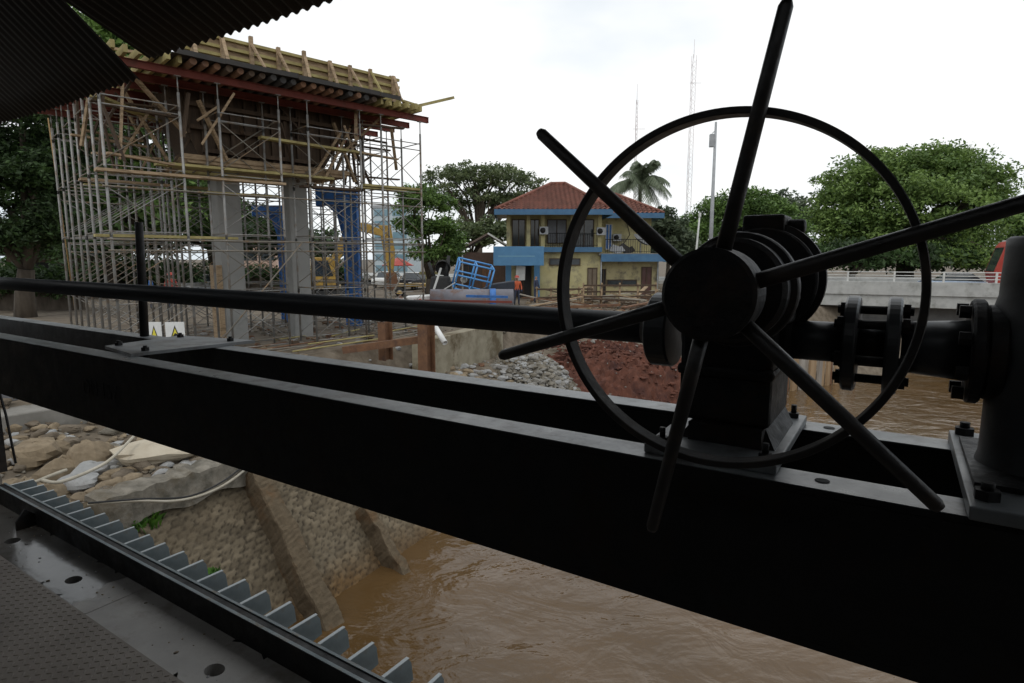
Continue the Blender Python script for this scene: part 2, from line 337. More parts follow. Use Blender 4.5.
def bank_at(Y):
    for a, b in zip(BANK[:-1], BANK[1:]):
        if a[1] <= Y <= b[1]:
            t = (Y - a[1]) / (b[1] - a[1]); p = a + (b - a) * t; d = (b - a) / np.linalg.norm(b - a)
            return Vector((p[0], p[1], 0)), Vector((-d[1], d[0], 0)), Vector((d[0], d[1], 0))
wall = thing('stone_river_wall', 'sloping rubble stone wall with buttresses along the muddy river', 'river wall', (0, 0, 0))
ys = np.arange(5.0, 16.5, .034); ws = np.linspace(0, 1.03, 116); V = []; uv = []
for y in ys:
    p, n, d = bank_at(y)
    nn = (Vector((.86, -.5, 0)) * -1)
    for s_ in ws:
        z = -.7 + s_ * 3.05; off = -.45 + s_ * 2.6 + .10 * math.sin(s_ * 3.1)
        q = p + nn * off; V.append((q.x, q.y, z)); uv.append((y * .66, s_ * 4.0))
V = np.array(V); uv = np.array(uv); uvw = uv + .05 * np.stack([nois(uv[:, 0], uv[:, 1], 3.), nois(uv[:, 1] + 9, uv[:, 0], 3.)], 1)
H, S_ = cobble(uvw, (uv[:, 0].min() - .3, uv[:, 0].max() + .3, -.3, 4.7), .130, 6)
er = np.clip(.5 + .9 * nois(uv[:, 0] * .6, uv[:, 1] * .6, 1.), 0, 1); NW = np.array([.72, -.42, .55])
V = V + NW * ((H * .044 * (.5 + .5 * er) + .035 * nois(uv[:, 0], uv[:, 1], .9) + .016 * nois(uv[:, 0], uv[:, 1], 7.) + .004 * _rs.randn(len(V)))[:, None])
a_ = np.arange(len(V)).reshape(len(ys), len(ws))
wf = npmesh('wall_face', V, np.stack([a_[:-1, :-1], a_[1:, :-1], a_[1:, 1:], a_[:-1, 1:]], -1).reshape(-1, 4), [STONE], smooth=True, parent=wall); set_stone(wf, H, S_)
RIB = mat('rib_mortar', (.085, .062, .036), (.125, .093, .057), 9, .95, 1.2, c3=(.11, .065, .03), scale3=1.4)
for (top, bot, wd, hh0, tw) in ((atZ(252, 474, 2.12), atZ(318, 622, -.1), .15, .42, 1.35), (atZ(361, 508, .98), atZ(394, 572, -.1), .085, .34, 1.2)):
    bot = top + (bot - top) * 1.25; d = (bot - top); L_ = d.length; side = Vector((d.y, -d.x, 0)).normalized(); up = side.cross(d).normalized(); up = up if up.z > 0 else -up
    sec = [(-1.0, -.6), (-1.0, -.1), (-.99, .5), (-.97, .94), (-.90, 1.0), (-.3, 1.02), (.3, 1.0), (.88, .97), (.97, .90), (1.02, .3), (1.04, -.6)]
    nl = int(L_ / .05); V = []
    for i in range(nl + 1):
        t = i / nl; q0 = top + d * t + side * (.018 * math.sin(t * 14) + .012 * math.sin(t * 31))
        for (a, b) in sec: V.append(tuple(q0 + side * (a * wd * (1 + (tw - 1) * t) + random.uniform(-.008, .008)) + up * (b * hh0 * (.75 + .35 * t) + random.uniform(-.012, .012))))
    a_ = np.arange(len(V)).reshape(nl + 1, len(sec)); npmesh('buttress', np.array(V), np.stack([a_[:-1, :-1], a_[1:, :-1], a_[1:, 1:], a_[:-1, 1:]], -1).reshape(-1, 4), [RIB], smooth=False, parent=wall)
# broken concrete capping along the wall top
P0, P1 = atZ(92, 499, 2.52), atZ(236, 455, 2.48)
dd = (P1 - P0).normalized(); m = MB(); NN = 42; L = (P1 - P0).length + 2.5; vs = []
sd_ = Vector((dd.y, -dd.x, 0))
for i in range(NN + 1):
    c = P0 + dd * (L * i / NN); j = lambda a=.03: random.uniform(-a, a)
    vs += [c + sd_ * (.30 + j(.01)) - Vector((0, 0, .46 + .05 * math.sin(i * .7))), c + sd_ * (.24 + j(.02)) + Vector((0, 0, j(.03))), c - sd_ * (.16 + j(.05)) + Vector((0, 0, .02 + j(.04))), c - sd_ * (.30 + j(.06)) - Vector((0, 0, .25))]
fs = [(i * 4 + k, i * 4 + k + 1, (i + 1) * 4 + k + 1, (i + 1) * 4 + k) for i in range(NN) for k in range(3)] + [(3, 2, 1, 0), (NN * 4, NN * 4 + 1, NN * 4 + 2, NN * 4 + 3)]
m._add(vs, fs); tag(m.build('concrete_capping', CONCD), 'broken concrete capping beam running along the top of the stone wall', 'capping beam')
# low concrete kerb wall behind the rubble and the dark slab on it
q0, q1 = atZ(-20, 432, 2.9), atZ(128, 407, 2.9); d1 = (q1 - q0).normalized(); n1 = Vector((-d1.y, d1.x, 0))
m = MB(); a = q0 - d1 * 3; b = q1 + d1 * 1.5
m.prism([a - Vector((0, 0, .6)), b - Vector((0, 0, .6)), b + Vector((0, 0, .22)), a + Vector((0, 0, .22))], n1 * .9)
tag(m.build('kerb_wall', CONC, bevel=.03), 'low grey concrete kerb wall behind the tan boulders', 'kerb wall')
m = MB(); a = atZ(-30, 412, 3.15) + n1 * .6; b = atZ(52, 402, 3.15) + n1 * .6
m.prism([a, b, b + Vector((0, 0, .75)), a + Vector((0, 0, .75))], n1 * 2.5)
tag(m.build('cast_slab', mat('slab_grey', (.13, .13, .14), (.18, .18, .19), 2, .8, .1), bevel=.02), 'dark grey cast concrete slab beside the kerb wall under the beam', 'concrete slab')

# ------------------------------------------------------------------ boulders, rubble, hoses
def rock_mesh(r, seed, squash=(1, .8, .7), cuts=11):
    rs = np.random.RandomState(seed); n = 10; V = []; F = []
    dirs = rs.normal(size=(cuts, 3)); dirs /= np.linalg.norm(dirs, axis=1)[:, None]; offs = .62 + .3 * rs.rand(cuts)
    nu, nv = 16, 10
    for i in range(nv + 1):
        t = math.pi * i / nv
        for j in range(nu):
            k = 2 * math.pi * j / nu; v = np.array([math.sin(t) * math.cos(k), math.sin(t) * math.sin(k), math.cos(t)])
            s = 1.
            for d, o in zip(dirs, offs):
                dp = v @ d
                if dp > 1e-6: s = min(s, o / dp)
            s *= 1 + .03 * rs.randn(); V.append(tuple(v * s * r * np.array(squash)))
    for i in range(nv):
        for j in range(nu): F.append((i * nu + j, (i + 1) * nu + j, (i + 1) * nu + (j + 1) % nu, i * nu + (j + 1) % nu))
    return V, F
def rock(name, label, p, r, seed, m, squash=(1, .8, .7), group=None, cat='boulder', lift=.35):
    V, F = rock_mesh(r, seed, squash); o = MB()._add(V, F).build(name, m, loc=(p[0], p[1], float(land_z(p[0], p[1])) + r * squash[2] * lift), rotz=seed * 1.7)
    return tag(o, label, cat, group)
BL = [(33, 443, .5, 'large angular tan boulder at the left end of the boulder row'), (62, 451, .42, 'rounded tan boulder between the angular boulder and the long one'), (92, 443, .5, 'long low tan boulder against the kerb wall at the right of the row'),
      (48, 438, .36, 'pale brown boulder leaning behind the rounded tan boulder'), (24, 466, .32, 'small tan boulder nearest the gate post'), (44, 470, .30, 'squat tan boulder in front of the row beside the grey chunks')]
for k, (x, y, r, lb) in enumerate(BL): rock('boulder', lb, atZ(x, y + 4, 2.75), r, 40 + k, ROCK, (1.1, .8, .72), 'tan boulders behind the wall')
CH = [(76, 466, .36, 'flat grey concrete chunk at the near end of the grey chunk row'), (92, 459, .34, 'grey concrete chunk second from the near end of the chunk row'), (104, 452, .32, 'pale grey concrete chunk in the middle of the chunk row'),
      (118, 446, .36, 'blocky grey concrete chunk near the far end of the chunk row'), (130, 442, .3, 'grey concrete chunk at the far end of the chunk row')]
for k, (x, y, r, lb) in enumerate(CH): rock('concrete_chunk', lb, atZ(x, y + 3, 2.65), r, 70 + k, ROCKG, (1.2, .85, .5), 'grey concrete chunks in the rubble', 'concrete chunk')
rock('concrete_chunk', 'pale sand coloured broken slab beside the capping beam below the steel beam', atZ(160, 452, 2.6), .62, 91, mat('pale_slab', (.42, .36, .27), (.50, .44, .34), 3, .95, .3), (1.5, 1, .35), None, 'concrete chunk')
def scatter(name, label, region, n, rmin, rmax, mats, seed, zf=None):
    rs = np.random.RandomState(seed); V = []; F = []; MI = []; base = []
    for q in range(8): base.append(np.array(rock_mesh(1., 200 + q)[0]))
    fq = np.array(rock_mesh(1., 1)[1]); keep = fq
    for i in range(n):
        x, y = region(rs); r = rmin * (rmax / rmin) ** (rs.rand() ** 1.9)
        z = float(land_z(x, y)) if zf is None else zf(x, y)
        a = rs.rand() * 6.28; b_ = base[rs.randint(8)] * r * np.array([1, .6 + .5 * rs.rand(), .5 + .4 * rs.rand()])
        c, s = math.cos(a), math.sin(a); rot = np.stack([b_[:, 0] * c - b_[:, 1] * s, b_[:, 0] * s + b_[:, 1] * c, b_[:, 2]], 1) + [x, y, z + r * .2]
        F.append(keep + len(V) * 176); V.append(rot); MI += [rs.randint(len(mats))] * len(keep)
    o = npmesh(name, np.concatenate(V), np.concatenate(F), mats, MI); return tag(o, label, None, None, 'stuff')
def rb(rs):
    y = 6.5 + rs.rand() * 8; p, n, d = bank_at(y); q = p + n * (2.3 + 6.5 * rs.rand() ** 1.5); return q.x, q.y
scatter('rubble', 'stones and broken concrete scattered over the bank top', rb, 3400, .045, .24, [ROCK, ROCKG, ROCK, CONCD, DIRT, DIRT], 3)
def hose(name, label, pts, r, m, cat='hose'):
    P = [Vector(p) for p in pts]; out = []
    for i in range(len(P) - 1):
        p0, p1, p2, p3 = P[max(i - 1, 0)], P[i], P[i + 1], P[min(i + 2, len(P) - 1)]
        for k in range(6):
            t = k / 6; out.append(.5 * ((2 * p1) + (p2 - p0) * t + (2 * p0 - 5 * p1 + 4 * p2 - p3) * t * t + (3 * p1 - p0 - 3 * p2 + p3) * t ** 3))
    return tag(MB().path(out + [P[-1]], r, 6).build(name, m), label, cat)
BAMB = mat('pale_hose', (.40, .36, .28), (.5, .46, .38), 4, .7)
hose('hose', 'pale hose sagging across the stone wall face from the capping', [atZ(88, 504, 2.6), atZ(135, 501, 2.45), atZ(175, 501, 2.2) , atZ(205, 494, 2.1), atZ(232, 480, 2.2), atZ(262, 455, 2.4)], .022, BAMB)
hose('hose', 'dark cable hanging just above the pale hose on the wall', [atZ(88, 503, 2.62), atZ(140, 499, 2.5), atZ(190, 496, 2.3), atZ(228, 478, 2.3), atZ(258, 452, 2.45)], .014, BLACK, 'cable')
hose('hose', 'pale hose curling over the rubble beside the grey chunks', [atZ(42, 480, 2.9), atZ(60, 482, 2.85), atZ(92, 470, 2.8), atZ(112, 458, 2.85), atZ(134, 436, 2.95)], .025, BAMB)
hose('hose', 'short bent pale hose lying in the rubble near the boulders', [atZ(33, 483, 2.85), atZ(55, 474, 2.9), atZ(66, 470, 2.85)], .025, BAMB)
def grass_tuft(name, label, p, r, n, h, mats, seed):
    rs = np.random.RandomState(seed); V = []; F = []; MI = []
    for i in range(n):
        a = rs.rand() * 6.28; q = rs.rand() ** .6 * r; x, y = p[0] + q * math.cos(a), p[1] + q * math.sin(a); b_ = rs.rand() * 6.28; hh = h * (.5 + .7 * rs.rand()); w_ = .012 + .018 * rs.rand(); ln = .6 * hh
        o = len(V); c, s = math.cos(b_), math.sin(b_)
        V += [(x - s * w_, y + c * w_, p[2] - .03), (x + s * w_, y - c * w_, p[2] - .03), (x + c * ln * .5 + s * w_, y + s * ln * .5 - c * w_, p[2] + hh * .7), (x + c * ln, y + s * ln, p[2] + hh * (.75 + .3 * rs.rand()))]
        F.append((o, o + 1, o + 2, o + 3)); MI.append(rs.randint(len(mats)))
    return tag(npmesh(name, np.array(V), np.array(F), mats, MI), label, 'weeds')
p, n, d = bank_at(7.4)
wp = atZ(138, 525, 1.9)
grass_tuft('weed_tuft', 'bright green weed tuft growing from the stone wall by the gate', (wp.x, wp.y, wp.z - .1), .28, 260, .3, greens('weed', (.10, .24, .03), (.14, .30, .04), (.06, .16, .02)), 4)
wp = atZ(212, 575, 1.2)
grass_tuft('weed_tuft', 'small green weed low on the stone wall beside a gusset', (wp.x, wp.y, wp.z - .05), .12, 60, .14, _M and [_M['weed leaf a'], _M['weed leaf c']], 5)

# ------------------------------------------------------------------ gate house: deck, walls, roof sheets
ZF = -1.62
def hole_deck():
    m = MB(); v0, v1 = 1.092, 1.36; holes = [-4.22, -3.43, -2.18, -1.0, .2]; r = .036; us = [-5.3]
    for h in holes: us += [h - .11, h + .11]
    us.append(6.); vc = 1.197
    for i in range(len(us) - 1):
        a, b = us[i], us[i + 1]; hit = [h for h in holes if a < h < b and abs(b - a) < .3]
        if not hit: m.poly([(a, v0, 0), (b, v0, 0), (b, v1, 0), (a, v1, 0)]); continue
        h = hit[0]; N = 24; outer = []; inner = []
        for k in range(N):
            t = 2 * math.pi * (k + .5) / N; c, s = math.cos(t), math.sin(t); sc = 1 / max(abs(c) / .11, s / (v1 - vc) if s > 0 else -s / (vc - v0))
            outer.append((h + c * sc, vc + s * sc, 0)); inner.append((h + c * r * 1.25, vc + s * r, 0))
        o = outer + inner + [(x, y, -.12) for x, y, z in inner]
        m._add(o, [(k, (k + 1) % N, N + (k + 1) % N, N + k) for k in range(N)] + [(N + k, N + (k + 1) % N, 2 * N + (k + 1) % N, 2 * N + k) for k in range(N)])
    m.bb(-5.3, 6, v0, v1, -.2, -.121)
    return m
deck = gthing('deck', 'grey steel walkway strip with oval drain holes', 'walkway', 0, 0, ZF); deck['kind'] = 'structure'
hole_deck().build('deck_strip', DECKM, deck)
m = MB(); m.bb(-3.05, -3.04, 1.093, 1.36, 0, .002); m.build('weld_seam', DECKM, deck)
def diamond_mat():
    m = bpy.data.materials.new('diamond_plate'); m.use_nodes = True; n = m.node_tree; b = n.nodes['Principled BSDF']
    t = n.nodes.new('ShaderNodeTexCoord')
    z = n.nodes.new('ShaderNodeTexNoise'); z.inputs['Scale'].default_value = 3; z.inputs['Detail'].default_value = 8; n.links.new(t.outputs['Object'], z.inputs[0])
    r = n.nodes.new('ShaderNodeValToRGB'); r.color_ramp.elements[0].position = .35; r.color_ramp.elements[0].color = (.12, .10, .082, 1); r.color_ramp.elements[1].position = .7; r.color_ramp.elements[1].color = (.19, .165, .138, 1)
    n.links.new(z.outputs[0], r.inputs[0]); n.links.new(r.outputs[0], b.inputs['Base Color']); b.inputs['Roughness'].default_value = .5
    k = n.nodes.new('ShaderNodeBump'); k.inputs['Strength'].default_value = .35; k.inputs['Distance'].default_value = .003; n.links.new(z.outputs[0], k.inputs['Height']); n.links.new(k.outputs[0], b.inputs['Normal'])
    return m
DPL = diamond_mat()
dp = gthing('chequer_plate', 'brown grey chequer plate floor with raised lozenge tread', 'floor plate', 0, 0, ZF)
dm = MB(); dm.bb(-5.3, 6, -3.2, 1.088, -.2, .006); dm.build('plate', DPL, dp)
V = []; F = []
pit = .027; iu = 0
for a in np.arange(-4.4, -1.9, pit):
    iu += 1; iv = 0
    for b_ in np.arange(.45, 1.08, pit):
        iv += 1; s = 1 if (iu + iv) % 2 else -1; c, q = .7071, .7071 * s; L_, W_ = .0115, .0040; o = len(V)
        for (x, y) in ((-L_, 0), (0, -W_), (L_, 0), (0, W_)): V.append((a + x * c - y * q, b_ + x * q + y * c, .0062))
        V.append((a - .005 * c, b_ - .005 * q, .0088)); V.append((a + .005 * c, b_ + .005 * q, .0088))
        F += [(o, o + 1, o + 4, o + 4), (o + 1, o + 5, o + 4, o + 4), (o + 1, o + 2, o + 5, o + 5), (o + 2, o + 3, o + 5, o + 5), (o + 3, o + 4, o + 5, o + 5), (o + 3, o, o + 4, o + 4)]
me = MB()._add(V, [f[:3] for f in F]); me.build('tread', DPL, dp)

def rgrit(rs): q = gp(-4.6 + 4.2 * rs.rand() ** 1.3, 1.10 + .24 * rs.rand(), 0); return q.x, q.y
scatter('grit', 'small grit and crumbs lying on the steel walkway', rgrit, 90, .003, .012, [ROCK, ROCKG, DIRT], 31, lambda x, y: EYE + ZF)
# gate leaf with top rail and gussets
gl = gthing('gate_leaf', 'black steel gate leaf with blue grey gussets along its top rail', 'sluice gate', 0, 1.40, -1.5)
m = MB(); m.bb(-5.05, 5, -.03, .0, -4.9, -.06); m.build('skin_plate', STEEL, gl)
m = MB(); m.bb(-4.98, 5, -.042, -.034, -.135, 0); m.bb(-4.98, 5, -.034, .012, -.010, -.0015); m.build('top_rail', STEEL, gl)
m = MB(); m.bb(-4.98, 5, -.046, -.032, .0005, .004); m.bb(-4.98, 5, .0, .012, .0005, .004); m.build('rail_edge', FINM, gl)
fin = MB(); fin.prism([(-.005, .014, -.002), (-.005, .14, .0), (-.005, .155, -.025), (-.005, .163, -.10), (-.005, .014, -.12)], (.010, 0, 0)); fin.cur = 1
fin.bb(-.007, .007, .014, .142, .0005, .0035)
fin0 = fin.build('gusset', [FINM, mat('gusset_edge', (.42, .46, .47), (.5, .54, .55), 5, .4)], gl); fin0.location.x = -4.9
for k in range(1, 44):
    c = fin0.copy(); COL.objects.link(c); c.parent = gl; c.location.x = -4.9 + .1715 * k + random.uniform(-.004, .004); c.rotation_euler.z = R(random.uniform(-1.6, 1.6)); c.scale.y = random.uniform(.95, 1.04)
# concrete pier at the left end and the post on it
m = MB(); m.bb(-.9, .0, -1.2, .03, -4.5, 0.03); tag(m.build('gate_pier', CONCD, None, gp(-5.08, 1.40, -1.5), GA, .02), 'dark concrete pier holding the left end of the gate', 'pier')
gpst = gthing('gate_post', 'dark steel guide post with thin red edge at the left end of the gate', 'guide post', -5.13, 1.3, -1.45)
m = MB(); m.bb(-.05, .05, .0, .16, 0, .66); m.build('post', MACH, gpst)
m = MB(); m.bb(.052, .062, .02, .05, 0, .66); m.build('edge_strip', RED, gpst)
m = MB(); m.path([(.03, .16, .64), (.07, .18, .4), (.08, .2, .05)], .008, 6); m.build('cable', BLACK, gpst)
lug = gthing('lifting_lug', 'dark steel lifting lug standing on the walkway near the pier', 'lug', -4.36, 1.33, ZF)
m = MB(); m.prism([(-.008, -.07, 0), (-.008, .03, 0), (-.008, .03, .07), (-.008, -.02, .12), (-.008, -.07, .05)], (.016, 0, 0)); m.build('lug_plate', MACH, lug)
gw_ = gthing('gate_house_wall', 'dark rear wall of the gate house behind the photographer', 'wall', 0, -3.2, ZF); gw_['kind'] = 'structure'
MB().bb(-7, 7, -.15, 0, -.2, 4.75).build('rear_wall', PLY, gw_)
for xw in (6.0, -5.6): MB().bb(xw, xw + .15, 0.003, 4.1, -.2, 4.2).build('added_side_wall', PLY, gw_)  # unseen side walls, added to cut the light on the beam's near face
m = MB()
m.bb(-5.44, 5.99, .003, 4.1, -.4, -.201); m.build('floor_slab', PLY, gw_)

def roof_sheet(label, u0, u1, ve, ze, slope, length, shear=0., seed=0):
    n = int((u1 - u0) / .0125); ang = math.atan(slope); k = 26; pitch = .0762; V = []
    for i in range(n + 1):
        uu = (u1 - u0) * i / n; h = .009 * math.sin(2 * math.pi * uu / pitch)
        for j in range(k + 1):
            s = length * j / k; sag = .012 * math.sin(j * .9 + seed) * math.sin(uu * 1.7 + seed)
            y = -s * math.cos(ang); z = s * math.sin(ang) + (h + sag)
            V.append((uu + shear * s, y, z))
    a = np.arange(len(V)).reshape(n + 1, k + 1)
    o = npmesh('roof_sheet', np.array(V), np.stack([a[:-1, :-1], a[1:, :-1], a[1:, 1:], a[:-1, 1:]], -1).reshape(-1, 4), [ROOFS], smooth=True, loc=gp(u0, ve, ze))
    o.rotation_euler = (0, 0, GA); md = o.modifiers.new('gauge', 'SOLIDIFY'); md.thickness = .0012; md.offset = 0
    return tag(o, label, 'roof sheet', 'corrugated roof sheets of the gate house')
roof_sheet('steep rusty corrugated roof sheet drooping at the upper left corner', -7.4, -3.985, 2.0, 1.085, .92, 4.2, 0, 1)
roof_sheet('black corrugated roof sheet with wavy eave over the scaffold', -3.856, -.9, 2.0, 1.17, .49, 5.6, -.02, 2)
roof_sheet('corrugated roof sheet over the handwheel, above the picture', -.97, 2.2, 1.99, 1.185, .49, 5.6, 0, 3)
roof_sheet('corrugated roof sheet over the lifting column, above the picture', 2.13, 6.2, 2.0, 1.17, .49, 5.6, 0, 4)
m = MB(); m.bb(-7.2, 6.2, -.06, .06, -.12, 0); tag(m.build('roof_purlin', MACH, None, gp(0, -2.2, 3.05), GA), 'steel purlin carrying the roof sheets behind the photographer', 'purlin')

# ------------------------------------------------------------------ twin channel beam
ZB = -.41
bm = gthing('lifting_beam', 'black twin channel steel beam crossing the picture', 'steel beam', 0, 1.165, ZB - .295)
def channel(v0, flip=1):
    m = MB(); m.bb(-12.5, 3, v0, v0 + .009, 0, .281); m.bb(-12.5, 3, v0, v0 + .092, -.014, -.0005); m.bb(-12.5, 3, v0 + .0005, v0 + .0925, .2815, .295 - .002)
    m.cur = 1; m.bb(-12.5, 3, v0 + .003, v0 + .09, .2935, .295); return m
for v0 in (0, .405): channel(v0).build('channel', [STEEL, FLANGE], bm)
def bolt(m, x, y, z, r=.012, h=.010, stud=.012):
    m.lathe((x, y, z), (0, 0, 1), [(r, 0), (r, h), (0, h)], 6, False); m.tube((x, y, z + h), (x, y, z + h + stud), r * .5, n=8)
def corner(x, y): 
    d = ray(x, y); t = ZB / d.z; p = d * t; return Vector((p.dot(GU), p.dot(GV) - 1.165, .2955))
cs = [corner(105, 349), corner(131, 357), corner(255, 343), corner(180, 338)]
u0 = (cs[0].x + cs[3].x) / 2; u1 = (cs[1].x + cs[2].x) / 2
print('plate', u0, u1)
m = MB(); m.prism([(c.x, c.y, .2955) for c in cs], (0, 0, .014)); print([tuple(round(q, 2) for q in c) for c in cs])
cp = m.build('cross_plate', [STEELG], bm)
for x, y in [tuple((cs[a] * .74 + cs[b] * .13 + cs[c_] * .13)[:2]) for a, b, c_ in ((0, 1, 3), (1, 0, 2), (2, 1, 3), (3, 0, 2))]:
    m = MB(); bolt(m, x, y, .3095, .017, .014, .008); m.tube((x, y, .2945), (x, y, .245), .013, n=8); m.build('bolt', MACH, cp)
m = MB()
for uu in (-.12, -.06): m.lathe((uu, .455, .2953), (0, 0, 1), [(0, 0), (.011, 0), (.013, .0008), (.011, .0009), (0, .0009)], 16)
m.lathe((-.095, .05, .2953), (0, 0, 1), [(0, 0), (.011, 0), (.013, .0008), (.011, .0009), (0, .0009)], 16)
m.build('bolt_hole', BLACK, bm)
tx = bpy.data.curves.new('stencil', 'FONT'); tx.body = 'DN 157'; tx.size = .095; tx.extrude = .0006; tx.align_x = 'LEFT'
to = bpy.data.objects.new('stencil_lettering', tx); COL.objects.link(to); to.parent = bm; to.location = (-3.02, -.0012, .115); to.rotation_euler = (math.pi / 2, 0, 0)
tx.materials.append(mat('stencil_black', (.004, .004, .004), (.005, .005, .005), 5, .9))

# long shaft to the left
SV, SZ = 1.41, -.168
sh = gthing('drive_shaft', 'long dark steel drive shaft running left from the gearbox', 'drive shaft', -.52, SV, SZ)
m = MB(); m.tube((0, 0, 0), (-12, 0, .06), .038, n=28); m.build('shaft_pipe', SHAFTM, sh)
m = MB(); m.disc((.05, 0, .0), (1, 0, 0), .088, -.025, .028, 40); m.build('coupling_flange', SHAFTM, sh)
# locking rod behind the shaft
m = MB(); m.path([gp(-3.345, 1.615, .19), gp(-3.36, 1.615, -.06), gp(-3.385, 1.615, -.408)], [.019, .021, .022], 12)
tag(m.build('locking_rod', MACH), 'thin black upright rod standing behind the drive shaft', 'rod')

# ------------------------------------------------------------------ handwheel
HU, HV, HZ = -.253, 1.0, -.056
hw = gthing('handwheel', 'large black six spoke handwheel with spokes reaching past the rim', 'handwheel', HU, HV, HZ)
m = MB(); N = 160; sec = [(-.0042, -.003), (-.0055, -.0015), (-.0055, .029), (-.0042, .031), (.0042, .031), (.0055, .029), (.0055, -.0015), (.0042, -.003)]; K = len(sec); vs = []
for i in range(N):
    t = 2 * math.pi * i / N
    for (a, b) in sec: vs.append(((.2845 + a) * math.cos(t), b, (.2845 + a) * math.sin(t)))
m._add(vs, [(i * K + k, i * K + (k + 1) % K, ((i + 1) % N) * K + (k + 1) % K, ((i + 1) % N) * K + k) for i in range(N) for k in range(K)], False)
m.build('rim', WHEELM, hw)
for k in range(6):
    t = R(18.4 + 60 * k); c, s = math.cos(t), math.sin(t)
    m = MB(); L1 = .432
    m.path([(c * .05, -.012, s * .05), (c * .16, -.013, s * .16), (c * .30, -.014, s * .30), (c * (L1 - .008), -.014, s * (L1 - .008)), (c * L1, -.014, s * L1)], [.0128, .0124, .0115, .0108, .0075], 16)
    m.build('spoke', WHEELM, hw)
m = MB(); m.lathe((0, 0, 0), (0, 1, 0), [(0, -.045), (.068, -.045), (.074, -.040), (.074, .03), (.066, .034), (0, .034)], 48, False); m.build('hub', MACH, hw)
m = MB(); m.tube((0, .034, 0), (0, .16, 0), .03, n=20); m.build('hub_shaft', MACH, hw)

# ------------------------------------------------------------------ worm gearbox under the handwheel
gb = gthing('gearbox', 'black worm gearbox bolted on the beam behind the handwheel', 'gearbox', -.29, 1.165, ZB)
dz = HZ - ZB; du = HU + .29
m = MB(); m.lathe((du, 0, dz), (0, 1, 0), [(0, -.06), (.086, -.06), (.094, -.052), (.094, -.02), (.104, -.015), (.106, -.01), (.106, .012), (.098, .018), (.060, .024), (.045, .03), (.045, .2), (0, .2)], 48, False); m.build('front_cover', MACH, gb)
m = MB(); m.lathe((du, 0, dz + .01), (0, 1, 0), [(0, .20), (.108, .20), (.112, .204), (.112, .225), (.125, .23), (.125, .252), (.12, .256), (0, .256)], 48, False); m.build('rear_flange', MACH, gb)
m = MB(); m.box((du - .005, .165, dz - .01), (.13, .08, .10)); m.tube((du + .06, .15, dz + .02), (du + .06, .21, dz + .03), .02, n=12); m.tube((du + .055, .15, dz - .06), (du + .06, .21, dz - .06), .018, n=12)
m.box((du + .055, .165, dz - .03), (.05, .05, .05), Matrix.Rotation(.4, 3, 'Y')); m.build('housing', mat('lit_housing_grey', (.05, .05, .05), (.09, .09, .088), 14, .5, .2, 0, c3=(.07, .05, .035), scale3=9), gb, bevel=.008)  # lighter grey than the gearbox, standing in for light caught by these parts
m = MB(); m.bb(du - .045, du + .04, .22, .32, dz + .105, dz + .15); m.tube((du + .04, .27, dz + .125), (du + .075, .27, dz + .125), .016, n=14); m.build('top_box', MACH, gb, bevel=.006)
m = MB(); m.bb(-.105, .085, .13, .36, .06, dz - .03); m.bb(-.11, .09, .12, .37, .16, .185); m.tube((-.125, .245, .245), (.105, .245, .245), .058, n=28); m.build('worm_case', MACH, gb, bevel=.01)
m = MB(); m.prism([(-.10, .12, .021), (.10, .12, .021), (.07, .16, .062), (-.07, .16, .062)], (0, .25, 0)); m.bb(-.075, .075, .11, .38, .0208, .06); m.build('pedestal', MACH, gb)
m = MB(); m.bb(-.145, .118, .03, .47, .0005, .021); bp = m.build('base_plate', STEELG, gb, bevel=.003)
for x in (-.115, .092):
    for y in (.06, .43): m = MB(); bolt(m, x, y, .021, .013, .012, .02); m.build('bolt', MACH, bp)

# ------------------------------------------------------------------ flange coupling and right stub
fc = gthing('flange_coupling', 'bolted twin flange coupling between the gearbox and the lifting column', 'coupling', -.04, SV, SZ - .004)
m = MB(); m.tube((-.17, 0, 0), (-.045, 0, 0), .042, n=24); m.build('stub_shaft', SHAFTM, fc)
for x in (-.036, .036):
    m = MB(); m.disc((x, 0, 0), (1, 0, 0), .098, -.0125, .0125, 48); m.build('flange', SHAFTM, fc)
m = MB(); m.tube((-.024, 0, 0), (.024, 0, 0), .034, n=20); m.build('spacer', MACH, fc)
for k in range(6):
    t = R(60 * k + 20); c, s = .07 * math.cos(t), .07 * math.sin(t); m = MB(); m.tube((-.065, c, s), (.068, c, s), .009, n=10)
    for x in (-.060, .050): m.lathe((x, c, s), (1, 0, 0), [(0, 0), (.016, 0), (.016, .012), (0, .012)], 6, False)
    m.build('coupling_bolt', MACH, fc)
# lifting column on the right
lc = gthing('lifting_column', 'grey black gear column on a base plate at the right edge', 'gear column', .236, SV, ZB)
m = MB(); m.lathe((0, 0, 0), (0, 0, 1), [(.095, .024), (.093, .035), (.089, .05), (.088, .08), (.088, .15), (.088, .16), (.10, .20), (.10, .27), (.088, .32), (.082, .345), (.082, .37), (.080, .43), (.080, .445), (.074, .45), (0, .45)], 48, True); m.build('column_body', mat('column_grey', (.035, .038, .041), (.055, .058, .06), 8, .5, .1, c3=(.03, .028, .026), scale3=6), lc)
zz = SZ - ZB - .004
m = MB(); m.tube((-.225, 0, zz), (-.12, 0, zz), .05, .058, n=28); m.build('side_sleeve', SHAFTM, lc)
m = MB(); m.disc((-.12, 0, zz), (1, 0, 0), .098, .0, .022, 40); m.disc((-.097, 0, zz), (1, 0, 0), .088, 0, .03, 40); fl = m.build('side_flange', MACH, lc)
for k in range(8):
    t = R(45 * k + 22.5); c, s = .082 * math.cos(t), .082 * math.sin(t); m = MB(); m.lathe((-.140, c, zz + s), (1, 0, 0), [(0, 0), (.013, 0), (.013, .018), (0, .018)], 6, False); m.build('flange_bolt', MACH, fl)
